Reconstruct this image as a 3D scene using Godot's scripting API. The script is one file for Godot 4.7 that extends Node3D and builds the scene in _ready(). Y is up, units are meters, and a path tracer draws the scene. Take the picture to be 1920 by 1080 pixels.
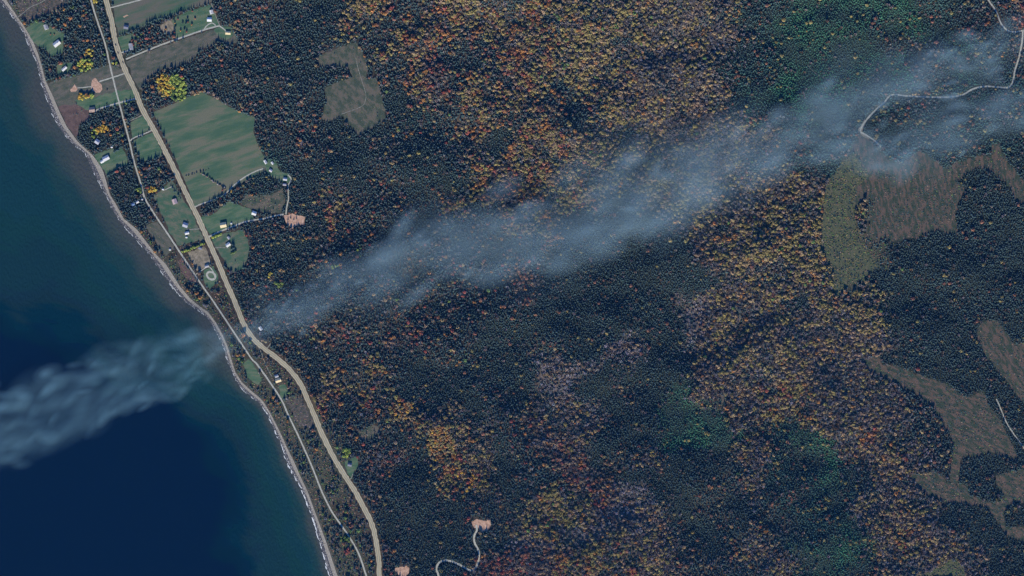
extends Node3D
# Autumn coast seen from high above. Photo pixels are metres here: one pixel of the 1920 x 1080 picture is one metre on the land.
const LAND := 4.0
const CAM_H := 4000.0
var rng := RandomNumberGenerator.new()
var taken := {}
var mats := {}
var n_fine := FastNoiseLite.new()
var n_mid := FastNoiseLite.new()
var n_big := FastNoiseLite.new()

# ------------------------------------------------------------------ helpers
func P(x: float, y: float, h := 0.0) -> Vector3:
	return Vector3(x - 960.0, LAND + h, y - 540.0)

func numbered(called: String) -> String:
	if not taken.has(called):
		taken[called] = 0
		return called
	taken[called] += 1
	return "%s_%03d" % [called, taken[called]]

func put(o: Node3D, called: String, label := "", category := "", group := "", kind := "") -> Node3D:
	o.name = numbered(called)
	add_child(o)
	if label: o.set_meta("label", label)
	if category: o.set_meta("category", category)
	if group: o.set_meta("group", group)
	if kind: o.set_meta("kind", kind)
	return o

func part(parent: Node3D, called: String, mesh: Mesh, m: Material, at := Vector3.ZERO) -> MeshInstance3D:
	var o := MeshInstance3D.new()
	o.name = called
	o.mesh = mesh
	o.material_override = m
	o.position = at
	parent.add_child(o, true)
	return o

func lin(r: float, g: float, b: float) -> Color:
	return Color(r, g, b).linear_to_srgb()

func plain(key: String, c: Color, rough := 0.9, metal := 0.0) -> StandardMaterial3D:
	if not mats.has(key):
		var m := StandardMaterial3D.new()
		m.resource_name = key
		m.albedo_color = c.linear_to_srgb()
		m.roughness = rough
		m.metallic = metal
		m.metallic_specular = 0.3
		mats[key] = m
	return mats[key]

func ramp(stops: Array) -> Gradient:
	var g := Gradient.new()
	var o := PackedFloat32Array()
	var c := PackedColorArray()
	for s in stops:
		o.append(s[0])
		c.append(lin(s[1], s[2], s[3]))
	g.offsets = o
	g.colors = c
	return g

# ground cover: a coarse colour noise laid by uv, times a fine one
func cover(key: String, stops: Array, freq := 0.012, stretch := Vector2(1, 1), metres := 160.0, seed_ := 1, fine := 0.35) -> StandardMaterial3D:
	if mats.has(key):
		return mats[key]
	var n := FastNoiseLite.new()
	n.seed = seed_
	n.frequency = freq
	n.fractal_octaves = 5
	n.fractal_gain = 0.62
	var t := NoiseTexture2D.new()
	t.width = 512
	t.height = 512
	t.seamless = true
	t.noise = n
	t.color_ramp = ramp(stops)
	var m := StandardMaterial3D.new()
	m.resource_name = key
	m.albedo_texture = t
	m.roughness = 0.95
	m.metallic_specular = 0.2
	m.uv1_scale = Vector3(stretch.x / metres, stretch.y / metres, 1)
	if fine > 0.0:
		m.detail_enabled = true
		m.detail_albedo = grain(fine)
		m.detail_blend_mode = BaseMaterial3D.BLEND_MODE_MUL
		m.detail_uv_layer = BaseMaterial3D.DETAIL_UV_2
		m.uv2_scale = Vector3(1.0 / 97.0, 1.0 / 97.0, 1)
	mats[key] = m
	return m

var grains := {}
func grain(depth: float) -> Texture2D:
	if not grains.has(depth):
		var n := FastNoiseLite.new()
		n.seed = 77
		n.frequency = 0.11
		n.fractal_octaves = 3
		var t := NoiseTexture2D.new()
		t.width = 512
		t.height = 512
		t.seamless = true
		t.noise = n
		var g := Gradient.new()
		g.offsets = PackedFloat32Array([0.0, 1.0])
		g.colors = PackedColorArray([Color(1 - depth, 1 - depth, 1 - depth), Color(1, 1, 1)])
		t.color_ramp = g
		grains[depth] = t
	return grains[depth]

func pts(flat: Array) -> PackedVector2Array:
	var a := PackedVector2Array()
	for i in range(0, flat.size(), 2):
		a.append(Vector2(flat[i], flat[i + 1]))
	return a

func smooth_line(a: PackedVector2Array, step := 4.0) -> PackedVector2Array:
	var out := PackedVector2Array()
	for i in a.size() - 1:
		var p0 := a[maxi(i - 1, 0)]
		var p1 := a[i]
		var p2 := a[i + 1]
		var p3 := a[mini(i + 2, a.size() - 1)]
		var k := maxi(1, int(p1.distance_to(p2) / step))
		for j in k:
			out.append(p1.cubic_interpolate(p2, p0, p3, float(j) / k))
	out.append(a[a.size() - 1])
	return out

# outline of a field or clearing: its straight edges wander a little
func ragged(a: PackedVector2Array, amount: float, step := 4.0) -> PackedVector2Array:
	if amount <= 0.0:
		return a
	var out := PackedVector2Array()
	for i in a.size():
		var p := a[i]
		var q := a[(i + 1) % a.size()]
		var k := maxi(1, int(p.distance_to(q) / step))
		for j in k:
			var r := p.lerp(q, float(j) / k)
			r += Vector2(n_mid.get_noise_2d(r.x * 6.0, r.y * 6.0), n_mid.get_noise_2d(r.x * 6.0 + 500.0, r.y * 6.0)) * amount * 2.0
			out.append(r)
	return out

func flat_mesh(a: PackedVector2Array, h: float, turn: float) -> ArrayMesh:
	var idx := Geometry2D.triangulate_polygon(a)
	if idx.is_empty():
		print("triangulation failed ", a[0])
	var v := PackedVector3Array()
	var uv := PackedVector2Array()
	var uv2 := PackedVector2Array()
	var nn := PackedVector3Array()
	for p in a:
		v.append(P(p.x, p.y, h))
		uv.append(p.rotated(turn))
		uv2.append(p)
		nn.append(Vector3.UP)
	return arrays(v, nn, uv, uv2, idx)

func arrays(v: PackedVector3Array, nn: PackedVector3Array, uv: PackedVector2Array, uv2: PackedVector2Array, idx: PackedInt32Array, col := PackedColorArray()) -> ArrayMesh:
	var ar := []
	ar.resize(Mesh.ARRAY_MAX)
	ar[Mesh.ARRAY_VERTEX] = v
	ar[Mesh.ARRAY_NORMAL] = nn
	ar[Mesh.ARRAY_TEX_UV] = uv
	ar[Mesh.ARRAY_TEX_UV2] = uv2
	if col.size():
		ar[Mesh.ARRAY_COLOR] = col
	ar[Mesh.ARRAY_INDEX] = idx
	var m := ArrayMesh.new()
	m.add_surface_from_arrays(Mesh.PRIMITIVE_TRIANGLES, ar)
	return m

# strip along a line, from side a to side b (metres to the right of travel)
func strip_mesh(line: PackedVector2Array, a: float, b: float, ha: float, hb: float, wobble := 0.0) -> ArrayMesh:
	var v := PackedVector3Array()
	var uv := PackedVector2Array()
	var uv2 := PackedVector2Array()
	var nn := PackedVector3Array()
	var idx := PackedInt32Array()
	var run := 0.0
	for i in line.size():
		var d := (line[mini(i + 1, line.size() - 1)] - line[maxi(i - 1, 0)]).normalized()
		var s := Vector2(-d.y, d.x)
		if i > 0:
			run += line[i].distance_to(line[i - 1])
		var wa := wobble * n_fine.get_noise_2d(line[i].x * 3.0, line[i].y * 3.0 + 90.0)
		var wb := wobble * n_fine.get_noise_2d(line[i].x * 3.0 + 300.0, line[i].y * 3.0)
		var pa := line[i] + s * (a + wa)
		var pb := line[i] + s * (b + wb)
		v.append(P(pa.x, pa.y, ha))
		v.append(P(pb.x, pb.y, hb))
		uv.append(Vector2(run, 0))
		uv.append(Vector2(run, b - a))
		uv2.append(pa)
		uv2.append(pb)
		nn.append(Vector3.UP)
		nn.append(Vector3.UP)
		if i > 0:
			var k := i * 2
			idx.append_array(PackedInt32Array([k - 2, k, k - 1, k - 1, k, k + 1]))
	return arrays(v, nn, uv, uv2, idx)

# ------------------------------------------------------------------ where trees may stand
const MX := -100
const MY := -150
const MW := 1100
const MH := 690
var mask := PackedByteArray()      # 2 m cells: 0 wood, 1 open, 2 shore and sea, 3.. number of the scrub kind + 3

func mark_poly(a: PackedVector2Array, val: int) -> void:
	var lo := a[0]
	var hi := a[0]
	for p in a:
		lo = lo.min(p)
		hi = hi.max(p)
	for j in range(maxi(0, int((lo.y - MY) / 2)), mini(MH, int((hi.y - MY) / 2) + 1)):
		var y := MY + j * 2 + 1.0
		var xs := []
		for i in a.size():
			var p := a[i]
			var q := a[(i + 1) % a.size()]
			if (p.y > y) != (q.y > y):
				xs.append(p.x + (y - p.y) / (q.y - p.y) * (q.x - p.x))
		xs.sort()
		for k in range(0, xs.size() - 1, 2):
			for i in range(maxi(0, int((xs[k] - MX) / 2)), mini(MW - 1, int((xs[k + 1] - MX) / 2)) + 1):
				mask[j * MW + i] = val

func mark_line(line: PackedVector2Array, half: float, val: int) -> void:
	for p in smooth_line(line, 2.0):
		for dy in range(-int(half + 1), int(half + 2), 2):
			for dx in range(-int(half + 1), int(half + 2), 2):
				if dx * dx + dy * dy <= half * half + 1:
					var i := int((p.x + dx - MX) / 2)
					var j := int((p.y + dy - MY) / 2)
					if i >= 0 and j >= 0 and i < MW and j < MH and mask[j * MW + i] != 2:
						mask[j * MW + i] = val

func at_mask(x: float, y: float) -> int:
	var i := int((x - MX) / 2)
	var j := int((y - MY) / 2)
	if i < 0 or j < 0 or i >= MW or j >= MH:
		return 1
	return mask[j * MW + i]

# ------------------------------------------------------------------ rolling ground inside the woods; level where fields, roads and shore are
const RC := 8
const RW := 275
const RH := 173
var relief := PackedFloat32Array()

func make_relief() -> void:
	var far := PackedInt32Array()
	far.resize(RW * RH)
	far.fill(99)
	var queue := []
	for j in RH:
		for i in RW:
			var open := false
			for dj in [0, 2, 3]:
				for di in [0, 2, 3]:
					var mi: int = i * 4 + di
					var mj: int = j * 4 + dj
					if mi < MW and mj < MH and mask[mj * MW + mi] != 0:
						open = true
			if open:
				far[j * RW + i] = 0
				queue.append(j * RW + i)
	var head := 0
	while head < queue.size():
		var k: int = queue[head]
		head += 1
		if far[k] >= 14:
			continue
		var i := k % RW
		var j := k / RW
		for d in [[1, 0], [-1, 0], [0, 1], [0, -1], [1, 1], [-1, -1], [1, -1], [-1, 1]]:
			var a: int = i + d[0]
			var b: int = j + d[1]
			if a >= 0 and b >= 0 and a < RW and b < RH and far[b * RW + a] > far[k] + 1:
				far[b * RW + a] = far[k] + 1
				queue.append(b * RW + a)
	var n := FastNoiseLite.new()
	n.seed = 41
	n.frequency = 1.0 / 210.0
	n.fractal_octaves = 3
	n.fractal_gain = 0.45
	relief.resize(RW * RH)
	for j in RH:
		for i in RW:
			var x := MX + i * RC
			var y := MY + j * RC
			relief[j * RW + i] = smoothstep(1.0, 11.0, float(far[j * RW + i])) * (n.get_noise_2d(x + y * 0.4, y - x * 0.25) * 24.0 + 4.0)

func height(x: float, y: float) -> float:
	var u := clampf((x - MX) / RC, 0.0, RW - 1.001)
	var v := clampf((y - MY) / RC, 0.0, RH - 1.001)
	var i := int(u)
	var j := int(v)
	var k := j * RW + i
	return lerpf(lerpf(relief[k], relief[k + 1], u - i), lerpf(relief[k + RW], relief[k + RW + 1], u - i), v - j)

var litter := {   # what lies on the forest floor under each kind of stand
	"D": Color(0.034, 0.040, 0.034), "C": Color(0.036, 0.046, 0.038), "G": Color(0.036, 0.058, 0.044), "N": Color(0.060, 0.066, 0.050), "M": Color(0.075, 0.066, 0.054),
	"O": Color(0.125, 0.095, 0.066), "Y": Color(0.150, 0.125, 0.084), "B": Color(0.160, 0.138, 0.122), "R": Color(0.150, 0.100, 0.088), "P": Color(0.150, 0.130, 0.128), "S": Color(0.088, 0.094, 0.068),
}

func lay_ground() -> void:
	var v := PackedVector3Array()
	var uv := PackedVector2Array()
	var col := PackedColorArray()
	var idx := PackedInt32Array()
	var cols := 250
	var rows := 0
	var y := -178.0
	while y <= 1255.0:
		var b := x_at(bank, y)
		for i in cols + 1:
			var x := b + (2180.0 - b) * i / float(cols)
			if i == cols:
				x = 4200.0
			v.append(P(x, y, height(x, y) if i < cols else 0.0))
			uv.append(Vector2(x, y))
			var wx := x + n_big.get_noise_2d(x, y) * 46.0
			var wy := y + n_big.get_noise_2d(x + 900.0, y) * 46.0
			var c := Color(0, 0, 0)
			for d in [[-9, -6], [9, -7], [2, 10]]:
				var k: String = grid[clampi(int((wy + d[1]) / 40.0), 0, 26)][clampi(int((wx + d[0]) / 40.0), 0, 47)]
				c += litter["N" if k == "M" and x < 275.0 and y < 430.0 else k] * 0.3333
			c.a = 1.0
			col.append(c)
		if rows > 0:
			for i in cols:
				var a := (rows - 1) * (cols + 1) + i
				var e := a + cols + 1
				idx.append_array(PackedInt32Array([a, a + 1, e, a + 1, e + 1, e]))
		rows += 1
		y += 7.0
	var nn := PackedVector3Array()
	nn.resize(v.size())
	for j in rows:
		for i in cols + 1:
			var p := v[j * (cols + 1) + mini(i + 1, cols)] - v[j * (cols + 1) + maxi(i - 1, 0)]
			var q := v[mini(j + 1, rows - 1) * (cols + 1) + i] - v[maxi(j - 1, 0) * (cols + 1) + i]
			nn[j * (cols + 1) + i] = q.cross(p).normalized()
	var m: StandardMaterial3D = mats["ground"]
	m.vertex_color_use_as_albedo = true
	var o := MeshInstance3D.new()
	o.mesh = arrays(v, nn, uv, uv, idx, col)
	o.material_override = m
	put(o, "ground", "", "", "", "structure")

# ------------------------------------------------------------------ plants
func tri(st: SurfaceTool, a: Vector3, b: Vector3, c: Vector3, col: Color) -> void:
	for p in [a, b, c]:
		st.set_color(col)
		st.add_vertex(p)

func begin() -> SurfaceTool:
	var st := SurfaceTool.new()
	st.begin(Mesh.PRIMITIVE_TRIANGLES)
	st.set_smooth_group(-1)
	return st

func finish(st: SurfaceTool) -> ArrayMesh:
	st.generate_normals()
	return st.commit()

# unit tree shapes: radius 1, height 1
func conifer_crown(st: SurfaceTool, s: int) -> void:
	var r := RandomNumberGenerator.new()
	r.seed = 100 + s
	var tiers := 5
	for k in tiers:
		var f := float(k) / tiers
		var rad := (1.0 - f) * 0.98 + 0.05
		var y0 := 0.10 + f * 0.80
		var top := y0 + 0.26 * (1.0 - 0.35 * f)
		var n := 7
		var off := r.randf() * TAU
		var ring := []
		for i in n * 2:
			var a := off + TAU * i / (n * 2)
			var q := rad * (r.randf_range(0.88, 1.08) if i % 2 == 0 else r.randf_range(0.45, 0.62))
			ring.append(Vector3(cos(a) * q, y0 + (0.0 if i % 2 == 0 else 0.07), sin(a) * q))
		for i in n * 2:
			tri(st, Vector3(0, minf(top, 1.0), 0), ring[i], ring[(i + 1) % (n * 2)], Color.WHITE)

func leaf_crown(st: SurfaceTool, s: int, cards: int, size: float, low := 0.28) -> void:
	var r := RandomNumberGenerator.new()
	r.seed = 300 + s
	var lobes := []
	for i in 6:
		var a := r.randf() * TAU
		lobes.append([Vector3(cos(a), r.randf_range(-0.1, 0.75), sin(a)).normalized(), r.randf_range(0.75, 1.12)])
	for i in cards:
		var d := Vector3(r.randfn(), absf(r.randfn()) * 0.9 - 0.25, r.randfn()).normalized()
		var reach := 0.62
		for l in lobes:
			reach = maxf(reach, l[1] * pow(clampf(d.dot(l[0]), 0.0, 1.0), 1.5))
		reach *= r.randf_range(0.55, 1.0) if i % 3 == 0 else r.randf_range(0.86, 1.04)
		var c := Vector3(d.x * reach, low + (d.y * 0.5 + 0.5) * reach * (1.0 - low), d.z * reach)
		var nn := (d + Vector3(r.randfn(), r.randfn() + 0.4, r.randfn()) * 0.45).normalized()
		var u := nn.cross(Vector3(0.3, 1, 0.2)).normalized()
		var w := nn.cross(u)
		var z := size * r.randf_range(0.7, 1.25)
		var col := Color(1.0, r.randf_range(0.9, 1.06), r.randf_range(0.85, 1.1))   # leaves differ a little in hue
		var p1 := c + u * z
		var p2 := c + w * z * 0.8 - nn * z * 0.25
		var p3 := c - u * z * 0.9
		var p4 := c - w * z * 0.8 - nn * z * 0.25
		tri(st, p1, p2, p3, col)
		tri(st, p1, p3, p4, col)

func bare_crown(st: SurfaceTool, s: int) -> void:
	var r := RandomNumberGenerator.new()
	r.seed = 600 + s
	for i in 56:
		var d := Vector3(r.randfn(), absf(r.randfn()) + 0.5, r.randfn()).normalized()
		var a := Vector3(d.x * 0.25, 0.4, d.z * 0.25) * r.randf_range(0.3, 1.0)
		var e := Vector3(d.x, clampf(0.4 + d.y * 0.6, 0.3, 1.0), d.z) * r.randf_range(0.8, 1.0)
		var side := (e - a).cross(Vector3(r.randfn(), r.randfn(), r.randfn())).normalized() * 0.14
		tri(st, a - side * 0.6, a + side * 0.6, e + side, Color.WHITE)
		tri(st, a - side * 0.6, e + side, e - side, Color.WHITE)

func trunk_tris(st: SurfaceTool, rad: float, top: float, col: Color) -> void:
	for i in 5:
		var a := TAU * i / 5
		var b := TAU * (i + 1) / 5
		var p := Vector3(cos(a) * rad, 0, sin(a) * rad)
		var q := Vector3(cos(b) * rad, 0, sin(b) * rad)
		tri(st, p, q, Vector3(q.x * 0.4, top, q.z * 0.4), col)
		tri(st, p, Vector3(q.x * 0.4, top, q.z * 0.4), Vector3(p.x * 0.4, top, p.z * 0.4), col)

var shapes := {}          # name -> [whole mesh, crown mesh, trunk mesh]
func make_shapes() -> void:
	for s in 4:
		for kind in ["conifer", "leafy", "bare", "shrub"]:
			var whole := begin()
			var crown := begin()
			for st in [whole, crown]:
				match kind:
					"conifer": conifer_crown(st, s)
					"leafy": leaf_crown(st, s, 90, 0.30)
					"bare": bare_crown(st, s)
					"shrub": leaf_crown(st, s + 20, 22, 0.42, 0.1)
			var tr := begin()
			trunk_tris(tr, 0.06, 0.6, Color(1, 1, 1))
			if kind != "shrub":
				trunk_tris(whole, 0.06, 0.6, Color(0.6, 0.5, 0.45))
			shapes[kind + str(s)] = [finish(whole), finish(crown), finish(tr)]

var masses := {}   # forest object -> shape -> [transforms, colours]
func grow(mass: String, shape: String, at: Vector3, r: float, h: float, c: Color) -> void:
	if not masses.has(mass):
		masses[mass] = {}
	if not masses[mass].has(shape):
		masses[mass][shape] = [[], PackedColorArray()]
	var b := Basis(Vector3.UP, rng.randf() * TAU).scaled(Vector3(r, h, r * rng.randf_range(0.9, 1.1)))
	b = Basis(Vector3(rng.randfn(), 0, rng.randfn()).normalized(), rng.randf_range(0.0, 0.05)) * b
	masses[mass][shape][0].append(Transform3D(b, at))
	masses[mass][shape][1].append(c)

func lay_masses(info: Dictionary) -> void:
	var m := StandardMaterial3D.new()
	m.resource_name = "leaves"
	m.vertex_color_use_as_albedo = true
	m.roughness = 0.85
	m.metallic_specular = 0.25
	for mass in masses:
		var root := put(Node3D.new(), mass, info[mass][0], info[mass][1], "", "stuff")
		for shape in masses[mass]:
			var d: Array = masses[mass][shape]
			var mm := MultiMesh.new()
			mm.transform_format = MultiMesh.TRANSFORM_3D
			mm.use_colors = true
			mm.mesh = shapes[shape][0]
			mm.instance_count = d[0].size()
			for i in d[0].size():
				mm.set_instance_transform(i, d[0][i])
				mm.set_instance_color(i, d[1][i])
			var o := MultiMeshInstance3D.new()
			o.name = info[mass][2]
			o.multimesh = mm
			o.material_override = m
			o.set_meta("kind", "stuff")
			root.add_child(o, true)

func vary(c: Color, amount := 0.25) -> Color:
	var k := 1.0 + rng.randf_range(-amount, amount)
	return Color(c.r * k * rng.randf_range(0.92, 1.08), c.g * k, c.b * k * rng.randf_range(0.9, 1.1))

# a single tree as a thing of its own, with trunk and crown
var foot := {}
func tree(x: float, y: float, kind: String, tone: String, r: float, h: float, called: String, label: String, category: String, group: String) -> void:
	var s := rng.randi() % 4
	var o := put(Node3D.new(), called, label, category, group)
	o.position = P(x, y, height(x, y))
	o.rotation.y = rng.randf() * TAU
	var leaf: StandardMaterial3D
	var key := "leaf_" + tone + str(rng.randi() % 3)
	if not mats.has(key):
		var m := StandardMaterial3D.new()
		m.resource_name = key
		m.albedo_color = vary(tones[tone], 0.15).linear_to_srgb()
		m.vertex_color_use_as_albedo = true
		m.roughness = 0.85
		m.metallic_specular = 0.25
		mats[key] = m
	leaf = mats[key]
	var t := part(o, "trunk", shapes[kind + str(s)][2], plain("bark", Color(0.07, 0.055, 0.045)))
	t.scale = Vector3(r, h, r)
	var c := part(o, "crown", shapes[kind + str(s)][1], leaf)
	c.scale = Vector3(r, h, r)
	mark_spot(x, y, r * 0.8)

func mark_spot(x: float, y: float, r: float) -> void:
	mark_line(PackedVector2Array([Vector2(x, y), Vector2(x + 0.1, y)]), r, 1)

var tones := {
	"spruce": Color(0.052, 0.087, 0.089), "teal": Color(0.050, 0.108, 0.098), "green": Color(0.050, 0.150, 0.088),
	"orange": Color(0.40, 0.215, 0.08), "rust": Color(0.27, 0.145, 0.10), "red": Color(0.32, 0.11, 0.085),
	"olive": Color(0.29, 0.255, 0.105), "gold": Color(0.60, 0.41, 0.08), "yellow": Color(0.57, 0.50, 0.10), "lime": Color(0.38, 0.46, 0.11), "leafgreen": Color(0.17, 0.27, 0.09),
	"grey": Color(0.38, 0.36, 0.35), "mauve": Color(0.36, 0.31, 0.295), "pale": Color(0.46, 0.44, 0.45), "brown": Color(0.28, 0.215, 0.155), "tan": Color(0.34, 0.27, 0.15),
}

# ------------------------------------------------------------------ the map
# water's edge and the top of the bank, walked from north to south
var edge := [-130,-170, -50,-65, -12,-14, 5,8, 17,22, 32,42, 45,62, 56,92, 67,112, 74,140, 81,167, 92,195, 102,220, 112,240, 132,265, 160,287, 172,315, 185,340, 200,367, 212,395, 225,415, 240,432, 262,455, 280,475, 297,500, 312,522, 330,545, 347,565, 365,577, 380,587, 392,600, 402,617, 412,635, 420,652, 427,677, 440,707, 450,725, 467,740, 487,757, 502,777, 512,800, 525,828, 530,840, 540,870, 552,892, 565,915, 575,942, 587,972, 597,1005, 607,1040, 617,1075, 640,1140, 690,1260]
var bank := [-115,-180, -38,-75, 0,-18, 25,20, 35,35, 47,52, 62,77, 72,102, 80,130, 85,150, 100,182, 112,210, 125,237, 147,267, 175,292, 192,317, 200,342, 206,365, 217,382, 232,410, 257,430, 277,457, 295,480, 310,494, 322,512, 336,535, 357,560, 375,575, 390,585, 405,605, 417,627, 427,650, 434,675, 441,697, 452,715, 470,732, 492,750, 507,775, 520,800, 532,825, 537,837, 552,867, 565,897, 577,922, 587,950, 600,985, 612,1017, 622,1047, 632,1077, 655,1140, 705,1260]
var highway := [150,-180, 180,-90, 199,0, 209,37, 215,72, 222,97, 235,132, 252,167, 267,205, 287,240, 303,270, 327,317, 350,365, 370,405, 390,450, 408,490, 424,529, 440,565, 457,607, 475,635, 500,657, 520,672, 542,692, 562,717, 575,745, 590,780, 603,812, 622,850, 642,885, 665,920, 682,952, 697,982, 705,1015, 710,1050, 711,1080, 712,1180, 715,1260]
var old_road := [130,-180, 155,-60, 172,5, 185,47, 197,82, 205,117, 212,147, 222,187, 232,225, 243,266, 252,305, 265,347, 272,372, 290,402, 317,442, 340,477, 362,510, 378,534, 400,565, 430,610, 470,670, 485,687, 525,745, 540,777, 557,812, 572,845, 587,880, 605,925, 624,962, 652,1002, 672,1037, 686,1077, 715,1170, 740,1260]

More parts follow.
